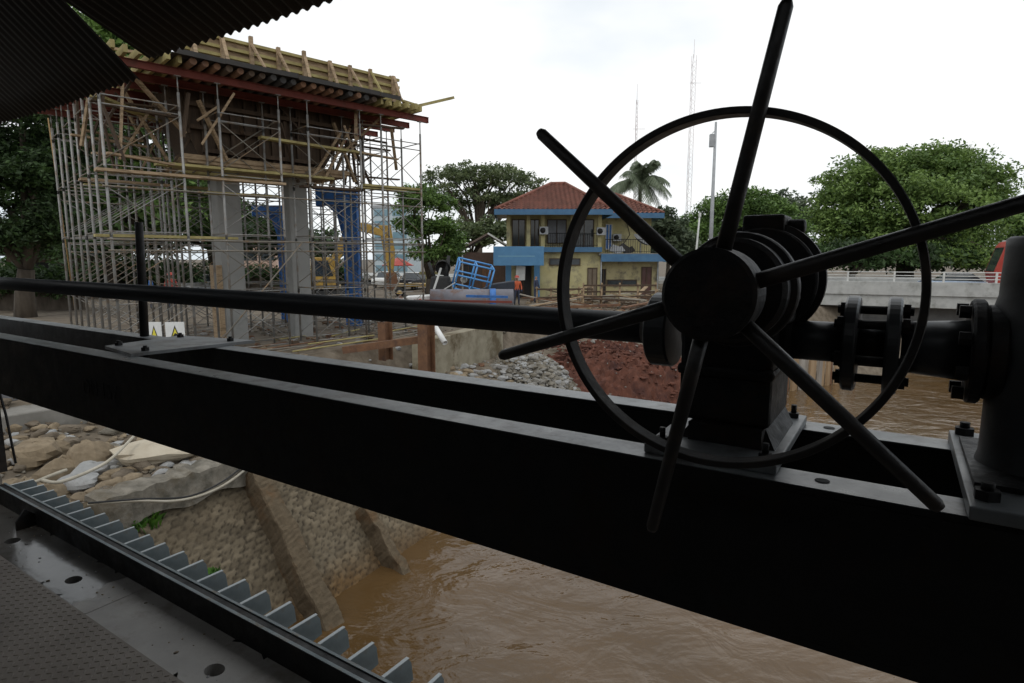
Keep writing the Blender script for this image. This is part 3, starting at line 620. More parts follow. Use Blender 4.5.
m = MB(); m.bb(-.118, .22, -.26, .25, .0005, .024); bp = m.build('base_plate', STEELG, lc, bevel=.003)
m = MB(); m.bb(-.105, .19, -.16, .16, .0245, .034); m.build('upper_plate', MACH, lc)
for x in (-.092, .17):
    for y in (-.21, .22): m = MB(); bolt(m, x, y, .024, .019, .016, .012); m.build('bolt', MACH, bp)

# ------------------------------------------------------------------ pier under construction
ZG = 3.2
PA = math.atan2(.69, .72); AX = Vector((math.cos(PA), math.sin(PA), 0)); BX = Vector((-AX.y, AX.x, 0)); PO = Vector((-10.2, 15.5, ZG))
def pp(t, s, z=0.): return PO + AX * t + BX * s + Vector((0, 0, z))
def pthing(name, label, cat, t, s, z=0., group=None): return thing(name, label, cat, pp(t, s, z), PA, group)
T_BAYS = [(0, 1.8, 'left end'), (2.8, 4.5, 'near column'), (5.4, 7.2, 'far column'), (8.0, 9.6, 'right end')]
S_ROWS = [(0, 1.2, 'front row'), (2.2, 3.4, 'second row'), (4.4, 5.6, 'third row'), (6.6, 7.8, 'rear row')]
LEV = [.15, 1.80, 3.45, 5.10, 6.80]; TOPZ = 7.62
def tower(W, D, single):
    r = thing('scaffold_tower', None, None)
    for (x, y) in ((0, 0), (W, 0), (W, D), (0, D)):
        m = MB(); m.tube((x, y, .05), (x, y, 7.2), .036, n=8); m.tube((x, y, 7.2), (x, y, TOPZ), .018, n=6); m.bb(x - .07, x + .07, y - .07, y + .07, 0, .012); m.bb(x - .08, x + .08, y - .06, y + .06, TOPZ - .012, TOPZ)
        for z in LEV[1:]: m.lathe((x, y, z - .10), (0, 0, 1), [(.028, 0), (.036, .005), (.036, .12), (.028, .125)], 8)
        m.build('post', GALV, r)
    for z in LEV:
        for zz in ((z + .04,) if z < .2 else (z - .17, z + .05)):
            for y in ((0, D) if zz > z else (0,)): m = MB(); m.tube((0, y, zz), (W, y, zz), .017, n=6); m.build('ledger', GALV, r)
        for x in (0, W): m = MB(); m.tube((x, 0, z + .08), (x, D, z + .08), .017, n=6); m.build('ledger', GALVD, r)
    for i in range(4):
        z0, z1 = LEV[i] + .2, LEV[i + 1] - .22
        for y in (0, D):
            m = MB(); o = -.03 if y == 0 else .03
            m.tube((0, y + o, z0), (W, y + o, z1), .013, n=6)
            if not (single and y == 0): m.tube((W, y + o * 1.8, z0), (0, y + o * 1.8, z1), .013, n=6)
            m.build('cross_brace', GALVD if i % 2 else GALV, r)
    return r
protos = {}
for ci, (t0, t1, cn) in enumerate(T_BAYS):
    for ri, (s0, s1, rn) in enumerate(S_ROWS):
        if ri == 1 and ci in (1, 2): continue
        key = (round(t1 - t0, 2), ci == 0)
        if key not in protos: o = protos[key] = tower(t1 - t0, s1 - s0, ci == 0)
        else: o = copy_tree(protos[key])
        o.location = pp(t0, s0); o.rotation_euler = (0, 0, PA)
        where = {'left end': 'at the left end of the formwork', 'near column': 'beside the wider nearer concrete column', 'far column': 'beside the narrower farther concrete column', 'right end': 'under the right end of the formwork'}[cn]
        tag(o, f'steel tube scaffold tower, {rn}, {where}', 'scaffold tower', 'scaffold towers under the pier formwork')
# long coupler tubes tying the towers together
lb = {0: 'front', 2.0: 'middle', 5.6: 'rear'}
for s in (-.05, 5.7):
    for (z, nm) in ((3.02, 'lower'), (3.30, 'upper'), (4.62, 'top')):
        m = MB(); m.tube((0, 0, 0), (9.8, 0, .03), .022, n=8)
        tag(m.build('tie_tube', GALVD, None, pp(-.1, s, z), PA), f'{nm} long tie tube running along the {"front" if s < 1 else "rear"} of the scaffold towers', 'scaffold tube', 'long tie tubes on the scaffold')
for k, (a, b, lb_) in enumerate((((2.2, -.1, .2), (5.0, -.1, 3.3), 'raking tube crossing the foot of the near column'), ((7.3, -.12, .3), (8.6, -.12, 2.2), 'raking tube low at the right of the scaffold'), ((2.4, 1.3, 5.3), (4.9, 1.3, 7.1), 'raking tube high under the front of the formwork'))):
    m = MB(); m.tube(pp(*a), pp(*b), .022, n=8); tag(m.build('raking_tube', GALVD), lb_, 'scaffold tube')
def plank(label, t0, s0, z0, t1, s1, z1, w=.24, m_=None, name='scaffold_plank'):
    m = MB(); m.bar(pp(t0, s0, z0), pp(t1, s1, z1), w * 1.15, .07); return tag(m.build(name, m_ or WOODY), label, 'plank', 'planks on the scaffold')
plank('yellow plank laid low along the left scaffold towers', -.3, .35, 3.40, 3.2, .35, 3.40)
plank('yellow plank laid behind the first low plank on the left towers', .2, .8, 3.42, 2.6, .8, 3.42)
plank('yellow plank at mid height in front of the near column', 2.6, .9, 4.72, 4.7, .9, 4.74)
plank('worn plank at mid height behind the near column', 2.2, 2.0, 5.40, 5.2, 2.0, 5.40)
plank('long yellow plank close under the formwork in front', 4.1, .5, 6.42, 7.6, .5, 6.36)
plank('plank on the right end tower, front one of two', 7.4, .3, 5.28, 9.7, .3, 5.30, .3)
plank('plank on the right end tower, rear one of two', 7.6, .9, 5.27, 9.6, 1.1, 5.30, .3)
plank('yellow plank under the cap in front of the wider nearer column', 1.6, .7, 5.40, 4.7, .7, 5.42, .32)
plank('yellow plank under the cap left of the narrower farther column', 4.4, .9, 5.46, 6.6, .9, 5.46, .32)
plank('second yellow plank laid beside the one under the cap at the left', 1.4, 1.1, 5.43, 3.6, 1.1, 5.43, .3)
plank('plank across the back scaffold towers at mid height', .4, 4.9, 5.25, 5.0, 4.9, 5.27)
plank('brown plank across the front at the second scaffold lift', -.2, .1, 5.02, 4.6, .1, 5.05, .3, WOOD)
plank('brown plank on the third scaffold lift of the left towers', -.1, 3.0, 5.06, 2.2, 3.0, 5.06, .3, WOOD)
plank('dark plank stack edge on the right middle towers', 5.3, .4, 5.08, 7.4, .4, 5.10, .3, WOODD)
plank('upper yellow plank on the left towers below the red beams', .0, .6, 6.92, 2.0, 2.9, 6.95)
plank('plank across the rear scaffold towers under the cap', .6, 6.9, 5.30, 6.5, 6.9, 5.30)
# columns
for (t, s, w_, lb_) in ((3.78, 2.75, .74, 'smooth grey concrete pier column, the wider nearer one'), (6.12, 2.75, .68, 'smooth grey concrete pier column, the narrower farther one')):
    m = MB(); m.bb(-w_ / 2, w_ / 2, -w_ * .42, w_ * .42, -.1, 5.6)
    o = m.build('pier_column', CONCN, None, pp(t, s), PA, .04); tag(o, lb_, 'column', 'concrete pier columns')
m = MB(); m.bb(-.16, .0, -.36, .34, -.1, 2.6); tag(m.build('column_form', WOOD, None, pp(3.40, 2.74), PA), 'narrow timber form board left standing on the wider nearer column', 'form board')
# pier cap formwork platform
fw = pthing('cap_formwork', 'big timber formwork deck for the bridge pier cap on red steel beams', 'formwork', 0, 0, TOPZ)
rows = [0, 1.2, 2.2, 3.4, 4.4, 5.6, 6.6, 7.8]
for i, s in enumerate(rows):
    m = MB(); a, b = (-.75, 9.95) if i else (-.6, 9.95)
    m.bb(a, b, s - .06, s + .06, .003, .016); m.bb(a, b, s - .06, s + .06, .185, .20); m.bb(a, b, s - .008, s + .008, .0165, .1845)
    for x in (a + .02, b - .02): m.bb(x - .008, x + .008, s - .061, s + .061, .017, .184)
    m.build('red_beam', REDBEAM, fw)
k = 0; t = -.35
while t < 9.35:
    m = MB(); j = random.uniform(-.12, .12); mid = 1.9 < t < 7.5
    if mid: m.tube((t, -.60 + j * .4, .292), (t, 8.3 + j, .292), .088 + random.uniform(-.006, .004), n=12)
    else: m.bb(t - .045, t + .045, -.62 + j, 8.3 + j, .2005, .385)
    m.build('joist', random.choice((RUST, WOODD, PLY)) if mid else WOODY, fw); t += .30; k += 1
m = MB(); m.bb(1.3, 9.0, -.35, 8.0, .3855, .405); m.build('deck_sheet', PLY, fw)
m = MB(); 
xx = 1.6
while xx < 7.7:
    w_ = random.uniform(.7, 1.3); j = random.uniform(-.03, .03); m.box((xx + w_ / 2, -.70 + j, .44 + j), (w_ - .004, .02, .13), Matrix.Rotation(random.uniform(-.02, .02), 3, 'Y')); xx += w_
m.bb(1.55, 7.8, -.66, -.36, .388, .402); m.build('black_edge', PLY, fw)
m = MB(); m.bb(2.0, 8.6, -.05, .0, .406, 1.26); pn = m.build('side_panel', WOOD, fw)
m = MB()
for z in (.48, .70, .92, 1.16): m.bb(1.95, 8.7, -.14, -.052, z, z + .08)
m.build('waler', WOODY, pn)
t = 2.15
while t < 8.7:
    j = random.uniform(-.08, .08); m = MB(); m.bb(t + j - .05, t + j + .05, -.24, -.142, .406, 1.28 + random.uniform(-.06, .26)); m.build('soldier', WOOD, fw)
    m = MB(); m.bar((t + j, -.245, 1.22 + random.uniform(-.1, .06)), (t + j + random.uniform(-.05, .25), -.62, .44), .09, .05); m.build('raker', WOODY if random.random() < .3 else WOOD, fw)
    t += .78
m = MB(); m.bb(8.603, 8.65, -.05, 5.5, .406, 1.26); m.build('end_panel', WOOD, fw)
for s in (.4, 1.6, 2.8, 4.0):
    m = MB(); m.bar((8.73, s, 1.2), (9.4, s, .43), .09, .05); m.bb(8.652, 8.73, s - .05, s + .05, .406, 1.45); m.build('raker', WOOD, fw)
m = MB()
for (a, b) in (((8.9, -.2, .45), (9.6, .5, .46)), ((8.6, -.45, .46), (9.5, -.2, .47)), ((8.9, .5, .50), (9.4, 1.5, .56))): m.bar(a, b, .1, .06)
m.build('loose_batten', WOODY, fw)
m = MB(); m.bb(2.0, 8.6, 5.5, 5.55, .406, 1.26); m.build('rear_panel', WOOD, fw)
# hammerhead side forms under the deck
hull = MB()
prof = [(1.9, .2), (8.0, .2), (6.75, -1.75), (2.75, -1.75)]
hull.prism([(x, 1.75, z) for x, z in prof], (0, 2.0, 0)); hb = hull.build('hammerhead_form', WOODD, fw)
t = 2.05
while t < 7.9:
    zb = -1.75 if 2.75 < t < 6.75 else (-1.75 + (2.75 - t) * 2.2 if t < 2.75 else -1.75 + (t - 6.75) * 1.5)
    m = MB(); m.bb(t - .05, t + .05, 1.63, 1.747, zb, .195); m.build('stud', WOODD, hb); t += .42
m = MB()
for z in (-1.65, -1.0, -.35): m.bb(2.8 if z < -1 else 2.5, 6.7 if z < -1 else 7.1, 1.5, 1.627, z, z + .12)
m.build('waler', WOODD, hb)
for (a, b) in (((2.3, 1.4, -1.2), (1.0, .9, .0)), ((7.2, 1.2, -1.2), (8.5, .8, .1)), ((6.4, 1.2, -2.3), (7.4, 1.0, -.4)), ((5.9, 1.1, -2.3), (7.0, .9, -.6)), ((3.4, 1.3, -1.9), (2.6, 1.0, -.3)), ((7.8, 1.5, -2.1), (7.0, 1.4, -.2)), ((7.3, 2.4, -2.2), (8.2, 2.4, -.3)), ((6.9, 2.9, -2.3), (7.8, 2.9, -.3)), ((2.0, 2.2, -1.9), (.9, 2.2, .1))):
    m = MB(); m.bar(a, b, .12, .08); m.build('prop', WOOD, fw)
rp = random.Random(9)
for k_ in range(34):
    t0_ = rp.choice([rp.uniform(-.2, 2.4), rp.uniform(7.0, 9.4), rp.uniform(1.5, 8)]); s0_ = rp.uniform(.3, 1.5) if 2.4 < t0_ < 7 else rp.uniform(.2, 4.2); z0_ = rp.uniform(-2.4, -.9); m = MB()
    m.bar((t0_, s0_, z0_), (t0_ + rp.uniform(-1.1, 1.1), s0_ + rp.uniform(-.3, .3), rp.uniform(-.6, .18)), .10, .06); m.build('prop', WOODD if k_ % 3 else WOOD, fw)
for k_ in range(12):
    s0_ = rp.uniform(.2, 4.4); t0_ = rp.choice((-.2, .1, 7.4, 7.2)); z0_ = rp.uniform(-2.3, -.2); m = MB(); m.bar((t0_, s0_, z0_), (t0_ + rp.uniform(1.6, 2.5), s0_ + rp.uniform(-.4, .4), z0_ + rp.uniform(-.1, .1)), .16, .05); m.build('bearer', WOOD if k_ % 2 else WOODD, fw)
m = MB(); m.bb(2.3, 7.4, 1.35, 4.1, -2.02, -1.92); m.bb(2.2, 7.5, 1.3, 1.42, -1.92, -1.78); m.bb(2.2, 7.5, 2.1, 2.2, -1.92, -1.78); m.build('soffit_frame', WOOD, fw)
for k_ in range(11):
    s = .4 + k_ * .7; m = MB(); m.bar((-.9 + random.uniform(-.2, .3), s, .43), (1.2 + random.uniform(-.3, .5), s + random.uniform(-.5, .2), .44 + random.uniform(0, .25)), .09, .06); m.build('loose_batten', WOODY if k_ % 2 else WOOD, fw)
m = MB(); m.bar(atY(452, 98, 24.3), atY(385, 113.5, 21.9), .26, .10); tag(m.build('cantilever_plank', WOODY), 'long yellow plank sticking out past the right end of the formwork', 'plank')
m = MB(); m.tube(atZ(78, 330, 3.2), atY(48, 118, 22.2), .025, .02, n=8)
tag(m.build('bamboo_pole', mat('bamboo', (.30, .18, .07), (.38, .25, .11), 4, .7)), 'thin brown pole standing left of the scaffold against the trees', 'pole')

# ------------------------------------------------------------------ blue steel portal frames
def portal(label, px0, px1, pyt, pyb, Y, bd):
    a, b = atY(px0, pyt, Y), atY(px1, pyt, Y); zt = a.z; W = b.x - a.x; r = thing('blue_steel_bracket', label, 'steel bracket', (b.x, Y, ZG), 0, 'blue steel brackets')
    h = zt - ZG; lw = W * .34
    m = MB(); m.bb(-lw, 0, -.3, .3, 0, h - .003); m.bb(-lw - .03, -lw, -.32, .32, 0, h - bd - .01); m.bb(.001, .03, -.32, .32, 0, h - bd - .01); m.build('leg', BLUEST, r)
    m = MB(); m.bb(-W, .05, -.34, .34, h - bd, h); m.build('top_beam', BLUEST, r)
    m = MB(); m.prism([(-W * .82, -.05, h - bd - .003), (-lw - .031, -.05, h - bd - .003), (-lw - .031, -.05, h - bd * 3.9), (-W * .55, -.05, h - bd * 1.6)], (0, .1, 0)); m.build('gusset_plate', BLUEST, r)
    m = MB(); m.bb(-W - .05, -W, -.36, .36, h - bd - .05, h + .03); m.build('end_plate', BLUEST, r)
portal('tall blue steel bracket right of the farther column', 319, 357, 190, 300, 25.5, .62)
portal('blue steel bracket standing between the two concrete columns', 256, 291, 206, 300, 27, .42)

# ------------------------------------------------------------------ excavator
def track_set(m, L, W, H):
    pts = []
    for k in range(9): t = math.pi / 2 + math.pi * k / 8; pts.append((-L / 2 + H / 2 + H / 2 * math.cos(t), 0, H / 2 + H / 2 * math.sin(t)))
    for k in range(9): t = -math.pi / 2 + math.pi * k / 8; pts.append((L / 2 - H / 2 + H / 2 * math.cos(t), 0, H / 2 + H / 2 * math.sin(t)))
    m.prism(pts, (0, W, 0)); return m
def excavator(label, p, rz, fold=0):
    r = thing('excavator', label, 'excavator', p, rz)
    for y in (-1.35, .75):
        m = track_set(MB(), 3.8, .6, .85); ob = m.build('track', BLACK, r); ob.location.y = y
    m = MB(); m.bb(-1.5, 1.5, -1.2, 1.3, .95, 1.15); m.bb(-1.9, -.2, -1.3, 1.35, 1.16, 2.15); m.bb(-.19, 1.2, -.1, 1.35, 1.16, 1.8); m.build('body', YELLOW, r, bevel=.06)
    m = MB(); m.prism([(-.15, -1.3, 1.16), (1.35, -1.3, 1.16), (1.35, -1.3, 1.9), (.95, -1.3, 2.9), (-.15, -1.3, 2.9)], (0, 1.15, 0)); cb = m.build('cab', YELLOW, r, bevel=.05)
    m = MB(); m.prism([(0, -1.31, 1.75), (1.15, -1.31, 1.75), (.85, -1.31, 2.7), (0, -1.31, 2.7)], (0, .005, 0)); m.poly([(1.352, -1.2, 1.95), (1.352, -.25, 1.95), (.975, -.25, 2.82), (.975, -1.2, 2.82)]); m.build('window', DGLASS, cb)
    bo = [(.9, 1.5), (2.1, 3.9), (2.9, 4.55), (4.4, 4.2), (4.6, 4.5), (3.0, 5.15), (1.7, 4.3), (.5, 1.9)]
    m = MB(); m.prism([(x, .15, z) for x, z in bo], (0, .4, 0)); m.build('boom', YELLOW, r, bevel=.03)
    st = [(4.0, 4.95), (4.75, 4.95), (5.0, 3.2), (4.85, 1.9), (4.55, 1.9), (4.2, 3.6)]
    m = MB(); m.prism([(x, .19, z) for x, z in st], (0, .32, 0)); m.build('stick', YELLOW, r, bevel=.03)
    for (a, b) in (((1.2, .1, 1.9), (2.5, .1, 3.8)), ((2.6, .35, 5.05), (4.1, .35, 5.0))): m = MB(); m.tube(a, b, .07, n=10); m.build('hydraulic_ram', GREYP, r)
    m = MB(); m.prism([(4.4, -.15, 1.9), (5.0, -.15, 1.95), (5.15, -.15, 1.2), (4.8, -.15, .75), (4.2, -.15, .9), (4.35, -.15, 1.3)], (0, 1.0, 0)); m.build('bucket', RUST, r, bevel=.03)
def gz(p): return Vector((p.x, p.y, ZG + .0))
excavator('yellow excavator with folded boom beyond the right end of the scaffold', gz(atY(316, 290, 38)), R(14))

# ------------------------------------------------------------------ trees
def crown_mesh(name, blobs, n_clump, per, clump_r, leaf, mats, seed, parent, shell=.55, flat=.6):
    rs = np.random.RandomState(seed); C = []; Rr = []
    vol = np.array([b[3] * b[4] * b[5] for b in blobs]) ** .67; vol = vol / vol.sum()
    for b, w_ in zip(blobs, vol):
        k = max(3, int(n_clump * w_)); d = rs.normal(size=(k, 3)); d /= np.linalg.norm(d, axis=1)[:, None]
        d[:, 2] = np.where(d[:, 2] < -.35, -d[:, 2] * .6, d[:, 2])
        rad = shell + (1 - shell) * rs.rand(k) ** .7; rad *= 1 + .16 * .5 * rs.randn(k) * (rad > .8)
        C.append(np.array(b[:3]) + d * rad[:, None] * np.array(b[3:6])); Rr.append(clump_r * (.55 + .9 * rs.rand(k)))
    C = np.concatenate(C); Rr = np.concatenate(Rr); n = len(C) * per
    ci = np.repeat(np.arange(len(C)), per); off = rs.normal(size=(n, 3)); off *= (rs.rand(n) ** .45 / np.linalg.norm(off, axis=1))[:, None]; off[:, 2] *= flat
    P = C[ci] + off * Rr[ci][:, None]
    nrm = rs.normal(size=(n, 3)) * .75 + [0, 0, .9]; nrm /= np.linalg.norm(nrm, axis=1)[:, None]
    a = np.cross(nrm, rs.normal(size=(n, 3))); a /= np.linalg.norm(a, axis=1)[:, None]; b2 = np.cross(nrm, a)
    L = leaf * (.6 + .8 * rs.rand(n))[:, None]; W_ = L * .48
    V = np.stack([P - a * L, P + b2 * W_ - nrm * L * .1, P + a * L, P - b2 * W_ - nrm * L * .1], 1).reshape(-1, 3)
    F = np.arange(n * 4).reshape(n, 4); cm = rs.randint(0, 3, len(C)); mi = np.where(rs.rand(n) < .7, cm[ci], rs.randint(0, 3, n))
    npmesh(name, V, F, mats, mi, parent=parent); return C
def tree(label, p, h, blobs, n_clump, per, clump_r, leaf, mats, seed, tr=.3, limbs=14, fork=.35, shell=.55, group=None, trunk_pts=None, flat=.6):
    r = thing('tree', label, 'tree', p, 0, group); C = crown_mesh('crown', blobs, n_clump, per, clump_r, leaf, mats, seed, r, shell, flat)
    rs = random.Random(seed); m = MB(); cx = sum(b[0] for b in blobs) / len(blobs); cy = sum(b[1] for b in blobs) / len(blobs)
    F0 = Vector((cx * .3, cy * .3, h * fork)); base = [Vector((0, 0, -.4)), Vector((cx * .1, cy * .1, h * fork * .5)), F0] if not trunk_pts else [Vector(q) for q in trunk_pts]
    F0 = base[-1]; m.path(base, [tr * 1.25, tr, tr * .85], 9)
    idx = rs.sample(range(len(C)), min(limbs, len(C)))
    for i in idx:
        e = Vector(C[i]); mid = F0.lerp(e, .5) + Vector((rs.uniform(-.1, .1), rs.uniform(-.1, .1), .12)) * (e - F0).length; q = mid.lerp(e, .55) + Vector((rs.uniform(-.08, .08), 0, .03)) * (e - F0).length
        m.path([F0 - Vector((0, 0, tr * .3)), F0.lerp(mid, .5) + Vector((0, 0, .05)), mid, q, e], [tr * .5, tr * .38, tr * .27, tr * .16, tr * .05], 6)
    m.build('trunk', BARK, r); return r
def gtree(label, px, Y, blobs_px, zg=ZG, **k):
    """blobs given as picture-size ellipses (cx,cy,rx,ry) at distance Y, plus a depth radius factor"""
    b0 = atY(px, 270, Y); base = Vector((b0.x, Y, zg)); bl = []
    for (x, y, rx, ry) in blobs_px:
        c = atY(x, y, Y) - base; s = Y / 606.
        bl.append((c.x, random.uniform(-.4, .4) * rx * s, c.z, rx * s, rx * s * .9, ry * s))
    top = max(b[2] + b[5] for b in bl); return tree(label, base, top, bl, **k)
gtree('huge dense dome shaped green tree behind the bridge at the right', 905, 62, [(908, 212, 80, 52), (880, 186, 52, 34), (940, 190, 46, 38), (850, 232, 36, 36), (962, 230, 32, 38), (920, 168, 34, 20), (838, 206, 22, 20), (985, 212, 12, 28), (872, 162, 20, 12), (828, 225, 16, 26), (940, 160, 22, 12), (905, 258, 84, 20), (850, 262, 34, 14), (900, 235, 66, 22), (860, 244, 40, 16), (940, 240, 40, 18)], 3.9, n_clump=1150, per=85, clump_r=1.25, leaf=.19, mats=G_BIG, seed=21, tr=.75, limbs=22, fork=.25, shell=.6)
gtree('light green tree at the far right edge behind the red bus', 1035, 70, [(1030, 232, 34, 28), (1018, 245, 20, 22), (1060, 225, 40, 35)], 3.9, n_clump=120, per=60, clump_r=1.4, leaf=.3, mats=G_MID, seed=22, tr=.4)
gtree('bushy green tree left of the dome shaped tree, behind the handwheel hub', 735, 58, [(730, 225, 34, 34), (752, 210, 26, 22), (705, 238, 26, 22), (775, 235, 30, 30), (690, 252, 22, 18)], n_clump=330, per=80, clump_r=1.0, leaf=.17, mats=G_MID, seed=23, tr=.35)
gtree('small dark tree top above the gearbox box', 790, 75, [(787, 212, 26, 18), (800, 225, 22, 20), (770, 226, 18, 16)], n_clump=90, per=55, clump_r=1.3, leaf=.27, mats=G_GREY, seed=24, tr=.3)
gtree('spreading rain tree with open crown behind the yellow house', 478, 66, [(480, 176, 46, 16), (455, 186, 30, 20), (512, 186, 34, 16), (535, 200, 26, 12), (448, 208, 24, 16), (500, 204, 30, 12), (430, 200, 16, 14), (478, 198, 30, 14)], n_clump=300, per=55, clump_r=.95, leaf=.17, mats=G_RAIN, seed=25, tr=.5, limbs=34, fork=.3, shell=.5, flat=.4)
gtree('leafy mid green tree just right of the scaffold', 428, 40, [(425, 205, 26, 18), (415, 228, 20, 16), (440, 232, 22, 18), (432, 256, 24, 16), (452, 250, 16, 20), (408, 200, 12, 14)], n_clump=230, per=55, clump_r=.55, leaf=.13, mats=G_MID, seed=26, tr=.2, limbs=20, fork=.2, shell=.35)
gtree('dark green bush between the leafy tree and the little hut', 468, 52, [(470, 240, 20, 22), (490, 235, 22, 18), (455, 262, 18, 16)], n_clump=90, per=55, clump_r=.9, leaf=.2, mats=G_RAIN, seed=27, tr=.2)
gtree('tall dark tree at the left edge beside the scaffold', 20, 29, [(20, 200, 60, 70), (50, 170, 36, 50), (-20, 170, 60, 70), (45, 240, 30, 30), (10, 245, 40, 24), (66, 225, 22, 34), (70, 120, 40, 40), (10, 110, 60, 40)], n_clump=620, per=80, clump_r=.75, leaf=.12, mats=G_DARK, seed=28, tr=.4, limbs=20, fork=.2, shell=.4)
gtree('tall green tree behind the scaffold, seen above the formwork', 110, 46, [(110, 60, 70, 60), (150, 130, 70, 60), (90, 170, 60, 60), (60, 60, 60, 60), (110, 220, 70, 50), (70, 200, 50, 60), (170, 200, 50, 60)], n_clump=560, per=60, clump_r=1.5, leaf=.28, mats=G_MID, seed=29, tr=.45, limbs=18, fork=.2, shell=.4)
gtree('dark green tree behind the concrete columns', 215, 60, [(215, 235, 50, 36), (180, 215, 45, 44), (255, 240, 40, 32), (140, 235, 45, 45), (300, 250, 40, 22), (110, 250, 50, 30)], n_clump=420, per=55, clump_r=1.5, leaf=.3, mats=G_DARK, seed=30, tr=.4)
gtree('low dark trees shading the road behind the bridge railing', 850, 56, [(850, 258, 40, 18), (800, 260, 34, 18), (900, 262, 44, 16), (950, 262, 40, 16)], 3.9, n_clump=200, per=55, clump_r=1.2, leaf=.25, mats=G_DARK, seed=31, tr=.3, limbs=10)
gtree('dark bushy tree low behind the left edge tree', 30, 42, [(20, 245, 50, 26), (80, 250, 40, 24), (-30, 245, 50, 30), (55, 225, 40, 26)], n_clump=240, per=60, clump_r=1.0, leaf=.18, mats=G_DARK, seed=33, tr=.25)
gtree('dull green bamboo like shrubbery right of the yellow house', 668, 55, [(665, 235, 20, 26), (655, 250, 18, 22), (680, 250, 14, 22)], n_clump=110, per=50, clump_r=.9, leaf=.24, mats=G_GREY, seed=32, tr=.15)
for k, (xa, xb, yt, Y, lb_) in enumerate(((-60, 78, 256, 33, 'dark overgrown hedge at the left edge below the tall tree'), (60, 190, 256, 47, 'dark overgrown hedge behind the left scaffold towers'), (190, 345, 262, 50, 'dark overgrown hedge behind the concrete columns'))):
    a, b = atY(xa, 270, Y), atY(xb, 270, Y); W = b.x - a.x; h = atY(xa, yt, Y).z - ZG; r = thing('hedge', lb_, 'hedge', ((a.x + b.x) / 2, Y, ZG))
    crown_mesh('foliage', [(W * (q / 10 - .5), 0, h * .45, W * .09, 1.0, h * .55 * random.uniform(.7, 1.15)) for q in range(11)], 170, 55, .7, .16, G_DARK, 60 + k, r, .3)
    m = MB(); m.bb(-W / 2, W / 2, .1, .3, 0, h * .5); m.build('stems', BARK, r)
def palm(label, p, h, n, L, seed):
    r = thing('palm_tree', label, 'palm tree', p); rs = random.Random(seed); m = MB()
    m.path([(0, 0, -.3), (.15, 0, h * .5), (0, 0, h)], [.24, .17, .15], 10); m.build('trunk', BARK, r)
    for i in range(n):
        a = 6.283 * i / n + rs.uniform(-.2, .2); el = rs.uniform(.0, 1.3); Lf = L * rs.uniform(.75, 1.05); d = Vector((math.cos(a), math.sin(a), 0)); P = []; M = 11
        for k in range(M + 1):
            t = k / M; P.append(Vector((0, 0, h)) + d * (Lf * t * math.cos(el) * (1 - .12 * t)) + Vector((0, 0, Lf * (t * math.sin(el) - t * t * (.34 + .42 * math.cos(el))))))
        m = MB(); m.path(P, [.045 * (1 - k / (M + 1)) + .006 for k in range(M + 1)], 5); sdv = Vector((-d.y, d.x, 0))
        for k in range(42):
            t = .1 + .88 * k / 42; f = t * M; j = min(int(f), M - 1); q = P[j].lerp(P[j + 1], f - j); tg = (P[j + 1] - P[j]).normalized(); ll = Lf * .26 * math.sin(math.pi * (.12 + .8 * t)) + .1
            for sgn in (-1, 1):
                e = q + sdv * sgn * ll * .62 + tg * ll * .4 - Vector((0, 0, ll * rs.uniform(.45, .8))); w_ = tg * .04; m.cur = rs.randint(0, 2)
                m._add([q - w_, q + w_, q.lerp(e, .6) + w_ * .9, e], [(0, 1, 2, 3)])
        m.build('frond', G_PALM, r)
    return r
b = atY(640, 184, 54); palm('tall coconut palm rising behind the red tiled roof', Vector((b.x, 54, ZG)), b.z - ZG, 28, 4.5, 3)
b = atY(668, 236, 62); palm('small palm behind the tall coconut palm', Vector((b.x, 62, ZG)), b.z - ZG, 14, 3.2, 5)

# ------------------------------------------------------------------ yellow house with red tiled roof
YEL = mat('faded_yellow_wall', (.40, .35, .17), (.47, .42, .23), 1.2, .9, .05, c3=(.22, .20, .13), scale3=.9)
YELS = mat('stained_yellow_wall', (.35, .30, .15), (.43, .37, .21), 1.5, .9, .1, c3=(.12, .105, .08), scale3=1.0)
TRIM = mat('blue_fascia', (.045, .12, .22), (.06, .155, .27), 2, .6, .05)
SIGNB = mat('blue_signboard', (.07, .19, .34), (.085, .225, .39), 2, .6)
def tile_mat():
    m = bpy.data.materials.new('clay_tiles'); m.use_nodes = True; n = m.node_tree; b_ = n.nodes['Principled BSDF']; b_.inputs['Roughness'].default_value = .8
    t = n.nodes.new('ShaderNodeTexCoord'); z = n.nodes.new('ShaderNodeTexNoise'); z.inputs['Scale'].default_value = 1.3; z.inputs['Detail'].default_value = 8; n.links.new(t.outputs['Object'], z.inputs[0])
    v = n.nodes.new('ShaderNodeTexVoronoi'); v.inputs['Scale'].default_value = 4; n.links.new(t.outputs['Object'], v.inputs[0])
    r = n.nodes.new('ShaderNodeValToRGB'); r.color_ramp.elements[0].position = .3; r.color_ramp.elements[0].color = (.13, .052, .036, 1); r.color_ramp.elements[1].position = .7; r.color_ramp.elements[1].color = (.26, .10, .068, 1)
    q = n.nodes.new('ShaderNodeMix'); q.data_type = 'RGBA'; q.inputs[0].default_value = .35; n.links.new(z.outputs[0], q.inputs[6]); n.links.new(v.outputs['Color'], q.inputs[7]); n.links.new(q.outputs[2], r.inputs[0]); n.links.new(r.outputs[0], b_.inputs['Base Color']); return m
TILE = tile_mat()
